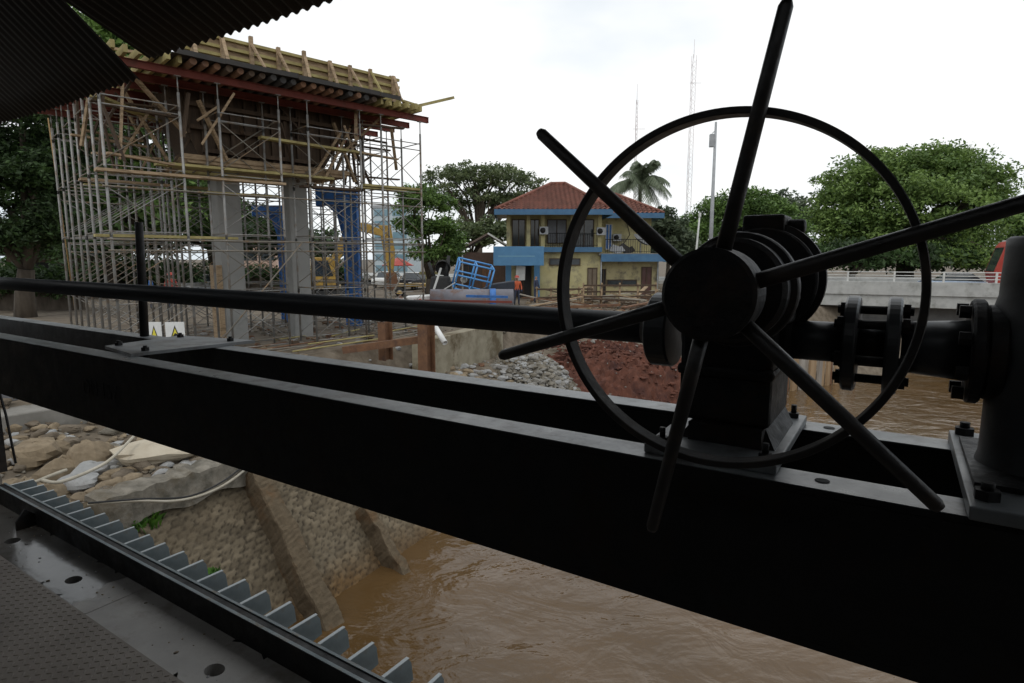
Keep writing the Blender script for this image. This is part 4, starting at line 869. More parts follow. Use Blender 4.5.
def tile_slope(m, A, B, C, D):
    """one roof face as overlapping courses of barrel tiles: eave A->B, ridge D->C"""
    A, B, C, D = map(Vector, (A, B, C, D)); up = (D + C) / 2 - (A + B) / 2; nr = (B - A).cross(up).normalized(); rows_ = max(4, int(up.length / .36))
    for i in range(rows_):
        t0, t1 = i / rows_, (i + 1.12) / rows_; t1 = min(t1, 1.); a0, b0 = A.lerp(D, t0), B.lerp(C, t0); a1, b1 = A.lerp(D, t1), B.lerp(C, t1); w0 = (b0 - a0).length
        k = max(1, int((B - A).length / .064)); vs = []
        for j in range(k + 1):
            pos = (B - A).length * j / k; f0 = None
            # columns keep their place along the eave, clipped by the hips
            x0 = (a0 - A).dot((B - A).normalized()); x1 = x0 + w0; y0 = (a1 - A).dot((B - A).normalized()); y1 = y0 + (b1 - a1).length
            q0 = min(max(pos, x0), x1); q1 = min(max(pos, y0), y1); u_ = (B - A).normalized(); hgt = .05 * math.cos(2 * math.pi * pos / .32)
            base0 = a0 + u_ * (q0 - x0); base1 = a1 + u_ * (q1 - y0)
            vs += [base0 + nr * (.075 + hgt), base1 + nr * (.008 + hgt)]
        m._add(vs, [(2 * j, 2 * j + 2, 2 * j + 3, 2 * j + 1) for j in range(k)])
def hip_roof(parent, x0, x1, y0, y1, z0, zr, rx0, rx1, ry):
    m = MB(); A, B, C, D = (x0, y0, z0), (x1, y0, z0), (x1, y1, z0), (x0, y1, z0); E, F_ = (rx0, ry, zr), (rx1, ry, zr)
    tile_slope(m, A, B, F_, E); tile_slope(m, B, C, F_, F_); tile_slope(m, C, D, E, F_); tile_slope(m, D, A, E, E)
    dz_ = Vector((0, 0, .06))
    for q in ((A, B, F_, E), (B, C, F_), (C, D, E, F_), (D, A, E)): m.poly([Vector(p_) - dz_ for p_ in q])
    o = m.build('roof', TILE, parent); m = MB()
    for (a, b_) in ((A, E), (B, F_), (C, F_), (D, E), (E, F_)): m.path([Vector(a) + Vector((0, 0, .05)), Vector(b_) + Vector((0, 0, .07))], .11, 8)
    m.build('ridge_tiles', TILE, o)
    m = MB(); m.bb(x0 - .02, x1 + .02, y0 - .05, y0 - .002, z0 - .34, z0 + .03); m.bb(x1 + .002, x1 + .05, y0, y1, z0 - .34, z0 + .03); m.bb(x0 - .05, x0 - .002, y0, y1, z0 - .34, z0 + .03); m.build('fascia', TRIM, o)
    m = MB(); m.bb(x0 + .003, x1 - .003, y0 + .003, y1, z0 - .07, z0 - .03); m.build('soffit', WHITED, o)
HS = thing('house', 'two storey yellow house with red tiled hip roof and blue trim', 'house', (0, 0, ZG))
ez = 9.28 - ZG
hip_roof(HS, -1.15, 6.75, 41.0, 49.0, ez, 11.45 - ZG, 2.9, 3.9, 45.2)
hip_roof(HS, 5.6, 11.0, 44.3, 50.5, ez, 10.9 - ZG, 7.0, 8.0, 47.4)
m = MB(); m.bb(-.3, 6.2, 43.6, 48.4, 3.3, ez - .08); m.bb(1.9, 6.2, 42.5, 43.597, .0, 3.3); m.bb(-.3, 1.9, 43.6, 48.4, 0, 3.297); m.build('wall', YEL, HS)
m = MB(); m.bb(6.2, 10.5, 46, 50, 0, ez - .08); m.build('rear_wall', YEL, HS)
m = MB(); m.bb(6.2, 10.45, 43.0, 45.997, 0, 3.05); m.build('annex_wall', YELS, HS)
m = MB(); m.bb(6.05, 10.7, 42.2, 46, 3.05, 3.2); m.build('annex_roof', CONC, HS)
m = MB(); m.prism([(6.2, 42.0, 2.62), (10.75, 42.0, 2.62), (10.75, 42.0, 3.14), (6.2, 42.0, 3.14)], (0, .17, 0)); m.build('awning', TRIM, HS)
m = MB(); m.bb(1.8, 6.25, 42.1, 42.47, 3.28, 3.62); m.build('balcony_edge', TRIM, HS)
m = MB(); m.bb(-.3, 6.25, 42.2, 43.59, 3.305, 3.45); m.build('balcony_slab', CONC, HS)
for x in (-.25, 1.15, 2.15, 4.2, 6.1):
    m = MB(); m.bb(x - .13, x + .13, 42.3, 42.55, 3.46, ez - .085); m.build('pillar', YEL, HS)
for x in (-.25, 1.75):
    m = MB(); m.bb(x - .2, x + .2, 42.3, 42.6, 0, 3.3); m.build('blue_pillar', SIGNB, HS)
def window(x0, x1, y, z0, z1, glass=DGLASS, fr=None, parent=HS, nm='window'):
    m = MB(); f = .06
    for (a, b_, c, d) in ((x0, x1, z0, z0 + f), (x0, x1, z1 - f, z1), (x0, x0 + f, z0 + f, z1 - f), (x1 - f, x1, z0 + f, z1 - f), ((x0 + x1) / 2 - f / 2, (x0 + x1) / 2 + f / 2, z0 + f, z1 - f)): m.bb(a, b_, y - .05, y + .03, c, d)
    o = m.build(nm, fr or WOODD, parent); m = MB(); m.bb(x0 + f, x1 - f, y - .012, y - .003, z0 + f, z1 - f); m.build('pane', glass, o)
window(0.0, .95, 43.56, 3.7, 5.6); window(1.3, 1.95, 43.56, 3.7, 5.6)
window(2.5, 3.9, 43.56, 3.9, 5.6, mat('grey_shutter', (.16, .17, .19), (.20, .21, .23), 3, .6)); window(4.45, 5.85, 43.56, 3.6, 5.6)
window(7.05, 7.55, 45.95, 3.5, 5.4, BLUEST, WHITED, nm='door')
window(2.6, 4.8, 42.47, 2.35, 2.85, DGLASS)
window(6.75, 8.9, 42.97, .9, 1.35, DGLASS); window(9.2, 9.95, 42.97, 0.02, 2.25, mat('maroon_door', (.07, .03, .025), (.10, .04, .03), 3, .6), nm='door')
window(6.3, 6.7, 42.97, .02, 2.1, BLACK, nm='door'); window(.3, 1.4, 43.56, .05, 2.4, BLACK, nm='door')
window(5.3, 6.0, 42.47, .2, 2.2, mat('brown_shutter', (.13, .10, .07), (.17, .13, .09), 3, .7), nm='door')
def railing(x0, x1, y, z, h=.95):
    m = MB(); m.bar((x0, y, z + h), (x1, y, z + h), .05, .05); m.bar((x0, y, z + .12), (x1, y, z + .12), .03, .03); x = x0
    while x < x1: m.tube((x, y, z), (x, y, z + h), .014, n=5); x += .16
    m.build('balcony_railing', MACH, HS)
railing(2.2, 6.0, 42.35, 3.62); railing(6.5, 10.6, 42.3, 3.2)
for (x, y, z) in ((2.2, 42.2, 4.75), (6.15, 42.2, 4.7), (7.9, 45.8, 4.4)):
    m = MB(); m.bb(x - .3, x + .3, y - .22, y + .08, z - .26, z + .26); o = m.build('air_conditioner', GREYP, HS); m = MB(); m.lathe((x - .08, y - .222, z), (0, -1, 0), [(.19, 0), (.19, .01), (0, .012)], 20); m.build('fan_grille', MACH, o)
m = MB(); m.path([(8.6, 45.98, 5.7), (8.9, 45.96, 4.6), (8.4, 45.96, 3.9), (7.8, 45.97, 3.5)], .025, 6); m.build('cable', BLACK, HS)
m = MB(); m.tube((10.35, 42.9, 0), (10.35, 42.9, 3.0), .05, n=8); m.tube((6.25, 42.35, 0), (6.25, 42.35, 3.1), .05, n=8); m.build('downpipe', GREYP, HS)
sg = thing('signboard', 'wide blue signboard on the front of the yellow house', 'signboard', (.45, 41.3, ZG + 2.35))
m = MB(); m.bb(-1.72, 1.72, -.06, .06, 0, 1.3); m.build('board', SIGNB, sg, bevel=.02)
m = MB(); m.bb(-1.4, 1.1, -.066, -.061, .62, .67); m.build('faint_line', mat('sign_line', (.16, .33, .42), (.2, .38, .46), 3, .6), sg)
m = MB(); m.bar((-1.5, .06, .6), (-1.5, 1.0, .6), .06, .06); m.bar((1.5, .06, .6), (1.5, 1.0, .6), .06, .06); m.build('bracket', GREYP, sg)
ds = thing('satellite_dish', 'grey satellite dish on the balcony roof of the yellow house', 'satellite dish', (9.15, 43.2, ZG + 3.2))
m = MB(); m.lathe((0, 0, .75), (.45, -.35, .82), [(0, 0), (.25, .03), (.5, .12), (.72, .26), (.70, .27), (.48, .14), (.24, .05), (0, .02)], 28); m.build('dish', mat('dish_grey', (.10, .10, .10), (.16, .16, .16), 3, .6), ds)
m = MB(); m.tube((0, 0, 0), (0, 0, .78), .04, n=8); m.build('stand', GREYP, ds)
for k, (x, y, z, w_, lb_) in enumerate(((7.3, 43.0, 3.2, .8, 'grey scrap sheet leaning on the balcony roof railing'), (8.1, 43.4, 3.2, 1.1, 'dark heap of scrap on the balcony roof'))):
    m = MB(); m.box((0, 0, .3), (w_, .5, .5), Matrix.Rotation(.3 + k * .3, 3, 'Y'), .7); m.box((.4, .1, .25), (.5, .3, .4), Matrix.Rotation(-.5, 3, 'Y'), .8); tag(m.build('scrap', [GREYP, PLY][k], None, (x, y, ZG + z)), lb_, 'scrap')
# white cloth hanging at the veranda, lean-to hut
m = MB(); m.prism([(-.35, 0, 0), (.3, 0, .05), (.33, 0, 1.0), (-.3, 0, 1.05)], (0, .05, 0)); tag(m.build('hanging_cloth', WHITED, None, (.6, 41.9, ZG + 1.3)), 'white cloth hanging below the blue signboard', 'cloth')
b = atY(492, 262, 46); ht = thing('hut', 'small dark hut with pitched roof left of the yellow house', 'hut', (b.x - 1.2, 46, ZG))
m = MB(); m.bb(-1.5, 2.2, 0, 2.5, 0, 3.3); m.build('wall', mat('dark_brown_board', (.07, .045, .035), (.10, .06, .045), 4, .8), ht)
m = MB(); m.prism([(-2.0, -.3, 3.2), (.9, -.3, 4.75), (2.7, -.3, 3.6), (2.7, -.3, 3.45), (.9, -.3, 4.6), (-2.0, -.3, 3.05)], (0, 3.2, 0)); m.build('roof', mat('brown_sheet', (.13, .09, .075), (.18, .13, .11), 3, .7), ht)
m = MB(); m.bar((.9, -.33, 4.72), (2.75, -.33, 3.58), .05, .12); m.build('barge_board', WHITE, ht)
window(-1.0, -.2, -.04, 1.0, 2.4, BLACK, WOODD, ht); window(.4, 1.2, -.04, .02, 2.2, RUST, WOODD, ht, 'door')

# ------------------------------------------------------------------ far buildings, masts, poles
def block(label, x0, x1, yt, Y, D, m_, fl, glass):
    a, b_ = atY(x0, yt, Y), atY(x1, yt, Y); r = thing('building', label, 'building', (a.x, Y, ZG)); W = b_.x - a.x; H = a.z - ZG
    MB().bb(0, W, 0, D, 0, H).build('wall', m_, r); fh = H / fl; n = max(2, int(W / 3))
    MB().bb(-.15, W + .15, -.15, D, H + .002, H + .5).build('roof_slab', GREYP, r)
    for i in range(fl):
        for j in range(n):
            m = MB(); m.bb(W * (j + .12) / n, W * (j + .88) / n, -.06, -.003, fh * (i + .3), fh * (i + .85)); m.build('window', glass, r)
PGLASS = mat('pale_blue_glass', (.16, .27, .33), (.22, .34, .40), .5, .15)
block('pale blue glass building seen through the right end of the scaffold', 372, 408, 208, 110, 14, mat('pale_cladding', (.42, .50, .54), (.5, .57, .6), 2, .5), 6, PGLASS)
block('pinkish white block seen between the concrete columns', 240, 275, 232, 75, 8, mat('pink_render', (.55, .38, .30), (.62, .45, .36), 1, .9), 3, DGLASS)
block('brown tiled low house beyond the trees at the left edge', 5, 58, 256, 44, 6, mat('brown_render', (.14, .10, .075), (.19, .14, .11), 1, .9), 1, BLACK)
def mast(label, px, pyt, Y, wd, m_):
    b_ = atY(px, pyt, Y); r = thing('radio_mast', label, 'mast', (b_.x, Y, ZG)); H = b_.z - ZG; m = MB()
    C3 = [(wd, 0), (-wd * .5, wd * .87), (-wd * .5, -wd * .87)]
    for (x, y) in C3: m.tube((x, y, 0), (x, y, H), .035, n=5)
    z = 0
    while z < H - 1.2:
        for i in range(3):
            a, c = C3[i], C3[(i + 1) % 3]; m.tube((*a, z), (*c, z + .6), .018, n=4); m.tube((*c, z + .6), (*a, z + 1.2), .018, n=4)
        z += 1.2
    m.build('lattice', m_, r); m = MB(); m.tube((0, 0, H - .5), (0, 0, H + 2.2), .03, n=6); m.tube((-.5, 0, H - 4), (1.3, 0, H - 4), .03, n=6); m.box((0, 0, H * .72), (.4, .4, .9)); m.build('antenna', m_, r)
MASTM = mat('bloom_pale_mast', (.55, .45, .44), (.72, .7, .7), .35, .6)  # pale colour imitates the sky bloom that fades the thin masts
mast('tall thin lattice radio mast, the higher of the two', 694, 55, 95, .42, MASTM)
mast('shorter thin radio mast above the coconut palm', 637, 100, 90, .16, MASTM)
b = atY(716, 122, 40); lp = thing('light_pole', 'slim grey light pole standing behind the handwheel rim', 'pole', (b.x, 40, ZG)); H = b.z - ZG
m = MB(); m.tube((0, 0, 0), (0, 0, H), .17, .075, n=12); m.build('shaft', GREYP, lp)
m = MB(); m.box((-.22, 0, H - 1.15), (.26, .3, .8)); m.tube((-.2, 0, H - .7), (0, 0, H - .5), .03, n=6); m.build('equipment_box', GREYP, lp, bevel=.02)
b = atY(699, 216, 48); m = MB(); m.tube((0, 0, 0), (.35, 0, b.z - ZG), .10, .06, n=10); m.box((.36, 0, b.z - ZG + .1), (.16, .2, .3)); tag(m.build('concrete_pole', WHITED, None, (b.x - .3, 48, ZG)), 'short pale pole leaning beside the slim light pole', 'pole')
b = atY(462, 234, 42); sl = thing('street_lamp', 'short white street lamp in front of the little hut', 'street lamp', (b.x, 42, ZG)); H = b.z - ZG
m = MB(); m.tube((0, 0, 0), (0, 0, H), .06, .045, n=8); m.build('post', WHITED, sl)
m = MB(); m.lathe((0, 0, H - .9), (0, 0, 1), [(0, 0), (.16, .03), (.2, .5), (.16, .95), (0, 1.05)], 14); m.build('lamp_shade', WHITE, sl)

# ------------------------------------------------------------------ road bridge with railing, bus, car, motorcycle
B1 = atY(820, 279.5, 37.3); B2 = atY(1000, 284.5, 33.2); BD = (B2 - B1); BD.z = 0; BD.normalize(); BA = math.atan2(BD.y, BD.x); zt = (B1.z + B2.z) / 2
br = thing('road_bridge', 'concrete road bridge over the river with pale parapet', 'bridge', (B1.x, B1.y, 0), BA)
BRC = mat('bridge_concrete', (.36, .36, .345), (.45, .45, .43), 2, .85, .1, c3=(.24, .24, .22), scale3=1.1); BRD = mat('shaded_girder_concrete', (.12, .115, .11), (.17, .165, .155), 1.6, .9, .1)  # girder colour darkened to carry the shadow below the parapet
L0, L1 = -8.5, 32
m = MB(); m.bb(L0, L1, 0, .28, zt - .80, zt); m.bb(L0, L1, .10, .2795, zt - 1.5, zt - .803); m.build('parapet', BRC, br, bevel=.02)
m = MB(); m.bb(L0, L1, 10.2, 10.5, zt - .80, zt); m.build('far_parapet', BRC, br, bevel=.02)
m = MB(); m.bb(L0, L1, .281, 10.19, zt - 1.5, zt - 1.15); m.build('deck', mat('asphalt', (.05, .05, .052), (.065, .065, .065), 6, .9), br)
for y in (1.3, 3.2, 5.2, 7.2, 9.0):
    m = MB(); m.bb(L0 + .02, L1, y, y + .5, zt - 2.35, zt - 1.51); m.bb(L0 + .02, L1, y - .18, y + .68, zt - 2.62, zt - 2.355); m.build('girder', BRD, br)
for x in (L0 - 1.2, 12.0, L1):
    m = MB(); m.bb(x, x + 1.2, .2, 10.3, -1, zt - 2.63); m.build('pier', BRD, br)
m = MB()
for z in (.18, .36, .56): m.tube((L0, .14, zt + z), (L1, .14, zt + z), .028, n=6)
rl = m.build('railing', WHITED, br)
x = L0 + .4
while x < L1:
    m = MB(); m.bb(x - .05, x + .05, .09, .19, zt + .001, zt + .6); m.build('post', WHITED, rl); x += 2.4
m = MB(); m.bb(-60, 90, 10.6, 22, 3.85, 4.15); tag(m.build('roadside_pavement', BRC, None, (B1.x, B1.y, 0), BA), None, None, None, 'structure')
def bx(x, y, z=0.): return Vector((B1.x, B1.y, 0)) + BD * x + Vector((-BD.y, BD.x, 0)) * y + Vector((0, 0, zt - 1.15 + z))
def wheel(parent, x, y, r, w_, side):
    o = MB().lathe((x, y, r), (0, side, 0), [(r * .55, 0), (r, .02), (r, w_), (r * .55, w_ + .01)], 24).build('wheel', BLACK, parent)
    MB().lathe((x, y, r), (0, side, 0), [(r * .56, .01), (r * .5, w_ - .02), (0, w_ - .02)], 20).build('rim', GREYP, o)
# bus
d = ray(984, 265); # where the front of the bus shows
bxx = 0
for q in range(400):
    t_ = q * .1; P_ = bx(t_, 5.2, 1.5); px = 512 + 606 * P_.x / P_.y
    if px > 990: bxx = t_; break
bus = thing('bus', 'bright red city bus with dark windows at the right edge of the bridge', 'bus', bx(bxx, 5.2), BA); bus.scale = (1, 1, 1.14)
prof = [(.25, .35), (.05, 1.3), (.0, 1.45), (.42, 2.85), (.62, 3.1), (11.6, 3.1), (11.8, 2.9), (11.8, .35)]
m = MB(); m.prism([(x, -1.25, z) for x, z in prof], (0, 2.5, 0)); m.build('body', RED, bus, bevel=.05)
m = MB(); m.prism([(.72, -1.262, 1.5), (.95, -1.262, 2.75), (11.4, -1.262, 2.75), (11.4, -1.262, 1.35), (1.2, -1.262, 1.35)], (0, .012, 0)); m.build('side_window', DGLASS, bus)
m = MB(); m.poly([(.02, -1.1, 1.5), (.405, -1.1, 2.78), (.405, 1.1, 2.78), (.02, 1.1, 1.5)]); wv_ = m.build('windscreen', DGLASS, bus); wv_.location.x = -.012
m = MB(); m.prism([(1.0, -1.268, .55), (1.9, -1.268, 1.3), (2.5, -1.268, 1.3), (1.6, -1.268, .55)], (0, .006, 0)); m.build('side_stripe', WHITE, bus)
m = MB(); m.bb(.7, 11.5, -1.15, 1.15, 3.101, 3.17); m.build('roof', WHITED, bus, bevel=.03)
for x in (2.4, 8.6): wheel(bus, x, -1.0, .48, .28, -1); wheel(bus, x, 1.0, .48, .28, 1)
for y in (-.9, .9):
    m = MB(); m.lathe((.17, y, .8), (-1, 0, -.1), [(.14, 0), (.12, .05), (0, .07)], 14); m.build('headlight', WHITE, bus)
def car(name, label, p, rz, m_, L=4.3, roof=None, kind='car'):
    r = thing(name, label, kind, p, rz)
    pr = [(-L / 2, .3), (-L / 2, .75), (-L / 2 + .1, .95), (-L * .22, 1.0), (-L * .10, 1.02), (L * .47, .98), (L / 2, .7), (L / 2, .3)]
    m = MB(); m.prism([(x, -.84, z) for x, z in pr], (0, 1.68, 0)); m.build('body', m_, r, bevel=.06)
    m = MB(); m.prism([(-L * .27, -.76, .99), (-L * .10, -.70, 1.5), (L * .28, -.70, 1.52), (L * .46, -.76, .97)], (0, 1.5, 0)); m.build('window', DGLASS, r, bevel=.04)
    m = MB(); m.bb(-L * .09, L * .27, -.69, .72, 1.515, 1.56); m.build('roof', roof or m_, r, bevel=.02)
    for x in (-L * .31, L * .30): wheel(r, x, -.70, .31, .16, -1); wheel(r, x, .70, .31, .16, 1)
    for y in (-.6, .6): m = MB(); m.box((-L / 2 - .01, y, .68), (.06, .3, .14)); m.build('headlight', WHITE, r, bevel=.02)
    return r
for q in range(300):
    P_ = bx(q * .1, 8.6, 1.2); px = 512 + 606 * P_.x / P_.y
    if px > 952: cxx = q * .1; break
car('car', 'pale blue car passing behind the bridge railing', bx(cxx, 8.6), BA, mat('pale_blue_paint', (.30, .38, .48), (.34, .42, .52), 2, .3), 3.8)

def figure(label, p, rz, joints, radii, edges, mats_, hat=None, extra=None):
    """one continuous skinned body; mats_: list of (zmin, material) from the feet up"""
    r = thing('person', label, 'person', p, rz)
    me = bpy.data.meshes.new('body'); me.from_pydata([Vector(j) for j in joints], edges, []); o = bpy.data.objects.new('body', me); COL.objects.link(o)
    s = o.modifiers.new('skin', 'SKIN'); sv_ = me.skin_vertices[0].data
    for i, q in enumerate(radii): sv_[i].radius = (q, q)
    sv_[0].use_root = True; u_ = o.modifiers.new('sub', 'SUBSURF'); u_.levels = 1; u_.render_levels = 1
    dg = bpy.context.evaluated_depsgraph_get(); nm = bpy.data.meshes.new_from_object(o.evaluated_get(dg)); bpy.data.objects.remove(o)
    for z, mm in mats_: nm.materials.append(mm)
    for f in nm.polygons:
        z = f.center.z; k = 0
        for i, (z0, mm) in enumerate(mats_):
            if z >= z0: k = i
        f.material_index = k; f.use_smooth = True
    ob = bpy.data.objects.new('body', nm); COL.objects.link(ob); ob.parent = r
    if hat:
        hp, hm = hat; MB().lathe(hp, (0, 0, 1), [(.17, 0), (.15, .005), (.13, .07), (.08, .13), (0, .15)], 18).build('hard_hat', hm, r)
    return r
STAND = [(0, 0, .98), (0, 0, 1.18), (0, 0, 1.40), (0, 0, 1.50), (0, -.01, 1.58), (0, -.01, 1.68), (.19, 0, 1.42), (.27, -.02, 1.15), (.26, -.14, .92), (.26, -.18, .84), (-.19, 0, 1.42), (-.27, 0, 1.15), (-.28, -.04, .90), (-.28, -.06, .82), (.10, 0, .92), (.12, -.02, .50), (.12, .02, .08), (.12, -.12, .04), (-.10, 0, .92), (-.13, 0, .50), (-.14, .05, .08), (-.14, -.09, .04)]
SRAD = [.13, .13, .15, .065, .075, .095, .07, .052, .042, .04, .07, .052, .042, .04, .10, .07, .05, .045, .10, .07, .05, .045]
SEDG = [(0, 1), (1, 2), (2, 3), (3, 4), (4, 5), (2, 6), (6, 7), (7, 8), (8, 9), (2, 10), (10, 11), (11, 12), (12, 13), (0, 14), (14, 15), (15, 16), (16, 17), (0, 18), (18, 19), (19, 20), (20, 21)]
def stand(label, p, rz, top, legs, hm): return figure(label, p, rz, STAND, SRAD, SEDG, [(0, BLACK), (.10, legs), (.97, top), (1.47, SKIN)], ((0, -.01, 1.69), hm) if hm else None)
pq = atY(517, 290, 37)
stand('worker in orange vest and red hard hat standing before the yellow house', (pq.x, 37, ZG - .02), R(10), ORANGE, NAVY, RED)
pq = atY(536, 290, 39); stand('person in dark clothes standing at the right of the worker in orange', (pq.x, 39, ZG), R(60), NAVY, NAVY, None)
pq = atY(152, 300, 30); stand('worker in blue shirt behind the left scaffold tower', (pq.x, 30, ZG + .3), R(120), BLUEST, NAVY, None)
pq = atY(172, 300, 31); stand('worker in red shirt behind the left scaffold tower', (pq.x, 31, ZG + .3), R(40), RED, NAVY, RED)
pq = atY(400, 300, 30); stand('worker with yellow hard hat at the foot of the right end scaffold', (pq.x, 30, ZG - .6), R(-20), WHITED, NAVY, YELLOW)
# motorcycle and rider beyond the railing
mx_ = bx(cxx - 1.9, 4.2); mo = thing('motorcycle', 'dark motorcycle behind the bridge railing ahead of the pale car', 'motorcycle', mx_, BA)
for x in (-.62, .62):
    o = MB().lathe((x, -.05, .30), (0, 1, 0), [(.20, 0), (.30, .01), (.30, .09), (.20, .1)], 20).build('wheel', BLACK, mo); MB().lathe((x, -.03, .30), (0, 1, 0), [(.21, 0), (.21, .06), (0, .06)], 16).build('rim', GREYP, o)
m = MB(); m.prism([(-.62, -.06, .35), (-.45, -.06, .75), (-.2, -.06, .62), (.5, -.06, .68), (.75, -.06, .78), (.6, -.06, .45), (.1, -.06, .28)], (0, .14, 0)); m.build('frame', NAVY, mo, bevel=.02)
m = MB(); m.bb(-.1, .6, -.1, .12, .70, .79); m.build('saddle', BLACK, mo, bevel=.03)
m = MB(); m.tube((-.45, -.3, .98), (-.45, .3, .98), .018, n=8); m.tube((-.45, 0, .7), (-.45, 0, .98), .03, n=8); m.build('handlebar', BLACK, mo)
RJ = [(.2, 0, .88), (.14, 0, 1.08), (.06, 0, 1.30), (.03, 0, 1.40), (.01, 0, 1.48), (.0, 0, 1.57), (.05, .18, 1.31), (-.16, .24, 1.12), (-.38, .24, 1.02), (-.45, .22, 1.0), (.05, -.18, 1.31), (-.16, -.24, 1.12), (-.38, -.24, 1.02), (-.45, -.22, 1.0), (.17, .10, .86), (-.22, .16, .80), (-.10, .16, .38), (-.24, .16, .34), (.17, -.10, .86), (-.22, -.16, .80), (-.10, -.16, .38), (-.24, -.16, .34)]
figure('motorcyclist in dark jacket and white helmet behind the bridge railing', mx_, BA, RJ, SRAD, SEDG, [(0, BLACK), (.42, NAVY), (1.38, SKIN)], ((0, 0, 1.56), WHITE))

# ------------------------------------------------------------------ vehicles and plant on the site
pq = atY(414, 283, 56); car('car', 'dark car with white roof parked beyond the scaffold', (pq.x, 56, ZG), R(75), mat('dark_car_paint', (.03, .03, .035), (.04, .04, .05), 2, .25), 4.4, WHITE)
pq = atY(388, 290, 60); car('car', 'white car beyond the excavator boom', (pq.x, 60, ZG), R(80), WHITE, 4.3)
pq = atY(195, 292, 48); car('car', 'silver van like car seen between the left tower and the near column', (pq.x, 48, ZG), R(95), GREYP, 4.6, WHITE)
pq = atY(398, 266, 54); um = thing('parasol', 'red market parasol beyond the excavator boom', 'parasol', (pq.x, 54, ZG))
m = MB(); m.lathe((0, 0, 2.2), (0, 0, 1), [(1.4, 0), (1.42, .05), (.7, .45), (0, .75), (0, .70), (.68, .38), (1.38, .0)], 10, False); m.build('canopy', RED, um)
m = MB(); m.tube((0, 0, 0), (0, 0, 2.9), .03, n=8); m.build('pole', WHITED, um)
pq = atY(416, 284, 46); tr = thing('flatbed_trailer', 'low yellow flatbed trailer beyond the scaffold', 'trailer', (pq.x, 46, ZG), R(8))
m = MB(); m.bb(-2, 1.8, -.9, .9, .75, .95); m.build('bed', YELLOW, tr); m = MB(); m.bb(-2, -1.9, -.9, .9, .955, 1.5); m.build('headboard', YELLOW, tr)
for x in (-1.2, 1.0): wheel(tr, x, -.7, .36, .2, -1); wheel(tr, x, .7, .36, .2, 1)
pq = atY(430, 290, 41); m = MB(); m.bb(-.28, .28, -.1, .1, 0, 2.2); m.bb(-.7, .7, -.08, .09, 1.75, 1.95); tag(m.build('gate_marker', mat('pale_yellow', (.42, .38, .16), (.5, .46, .22), 3, .7), None, (pq.x, 41, ZG), 0, .02), 'pale yellow post with a short crossbar by the dark machine', 'post')
pq = atY(441, 296, 36); pr_ = thing('piling_machine', 'black covered piling machine between the white tank and the blue cage', 'machine', (pq.x, 36, ZG))
m = MB(); m.box((0, 0, .9), (1.5, 1.3, 1.8), None, .7); m.build('engine_cover', BLACK, pr_, bevel=.12)
m = MB(); m.tube((.3, 0, 1.6), (.5, 0, 3.0), .16, .1, n=10); m.tube((-.3, 0, 1.5), (-.7, 0, 2.6), .12, .09, n=10); m.build('hose_drum', BLACK, pr_)
m = MB(); m.lathe((.15, -.05, 2.3), (0, 1, .2), [(.42, -.15), (.45, -.1), (.45, .1), (.42, .15), (0, .16)], 16); m.build('reel', MACH, pr_)
pq = atY(424, 298, 31); wt = thing('white_tank', 'white sloping plastic tank lying by the black machine', 'tank', (pq.x, 31, ZG + .55), R(5))
m = MB(); m.prism([(-.9, -.5, .35), (-.55, -.5, -.25), (.75, -.5, -.25), (1.05, -.5, .30), (.35, -.5, .42)], (0, 1.0, 0)); m.build('tank_body', WHITE, wt, bevel=.06)
m = MB(); m.bar((.4, -.1, .3), (1.6, -.3, 1.05), .16, .05); m.build('lid_board', WHITED, wt)
m = MB(); m.bar(atY(433, 292, 31.5), atY(441, 268, 31.8), .12, .06); tag(m.build('pale_board', WHITED), 'pale board standing upright against the black machine', 'board')
# tilted blue steel cage
pq = atY(473, 283, 35); cg = thing('blue_cage', 'bright blue tubular steel cage tilted on its side in front of the hut', 'steel cage', (pq.x, 35, ZG + 1.75)); cg.rotation_euler = (R(12), R(13), R(12))
BLC = mat('bright_blue_tube', (.08, .28, .62), (.10, .34, .70), 3, .4)
def cagegrid(y):
    m = MB()
    for z in (-.75, .05, .82): m.tube((-1.0, y, z), (1.0, y, z), .05, n=8)
    for x in (-1.0, 0, 1.0): m.tube((x, y, -.75), (x, y, .82), .05, n=8)
    return m
for y in (-.6, .6): cagegrid(y).build('side_frame', BLC, cg)
m = MB()
for x in (-1.0, 0, 1.0):
    for z in (-.75, .82): m.tube((x, -.6, z), (x, .6, z), .04, n=8)
m.build('cross_tube', BLC, cg)
m = MB(); m.lathe((-.55, -.62, -.15), (0, 1, 0), [(.16, 0), (.2, .1), (.16, .25), (0, .26)], 12); m.build('white_drum', WHITED, cg)
pq = atY(496, 293, 35.5); m = MB(); m.prism([(-1.0, -.5, 0), (1.1, -.5, 0), (1.1, -.5, 1.35), (-.2, -.5, 1.15), (-1.0, -.5, .8)], (0, 1.2, 0)); tag(m.build('black_skip', mat('black_bin', (.02, .024, .035), (.03, .035, .05), 4, .5), None, (pq.x, 35.5, ZG + .2), 0, .05), 'black sloping skip right of the blue cage', 'skip')
pq = atY(470, 300, 30.5); cp_ = thing('casing_pipe', 'big rusty grey steel casing pipe lying in front of the blue cage', 'pipe', (pq.x, 30.5, ZG + .08))
m = MB(); m.lathe((-2.0, 0, .6), (1, .05, 0), [(.55, 0), (.6, 0), (.6, 4.2), (.55, 4.2), (.55, .01)], 28); m.build('pipe_shell', mat('casing_grey', (.13, .13, .15), (.19, .18, .2), 2, .6, .1, c3=(.16, .09, .06), scale3=1.2), cp_)
m = MB(); m.lathe((1.0, .05, .6), (1, .05, 0), [(.61, 0), (.64, .01), (.64, .3), (.61, .31)], 28); m.build('collar', BLUEST, cp_)
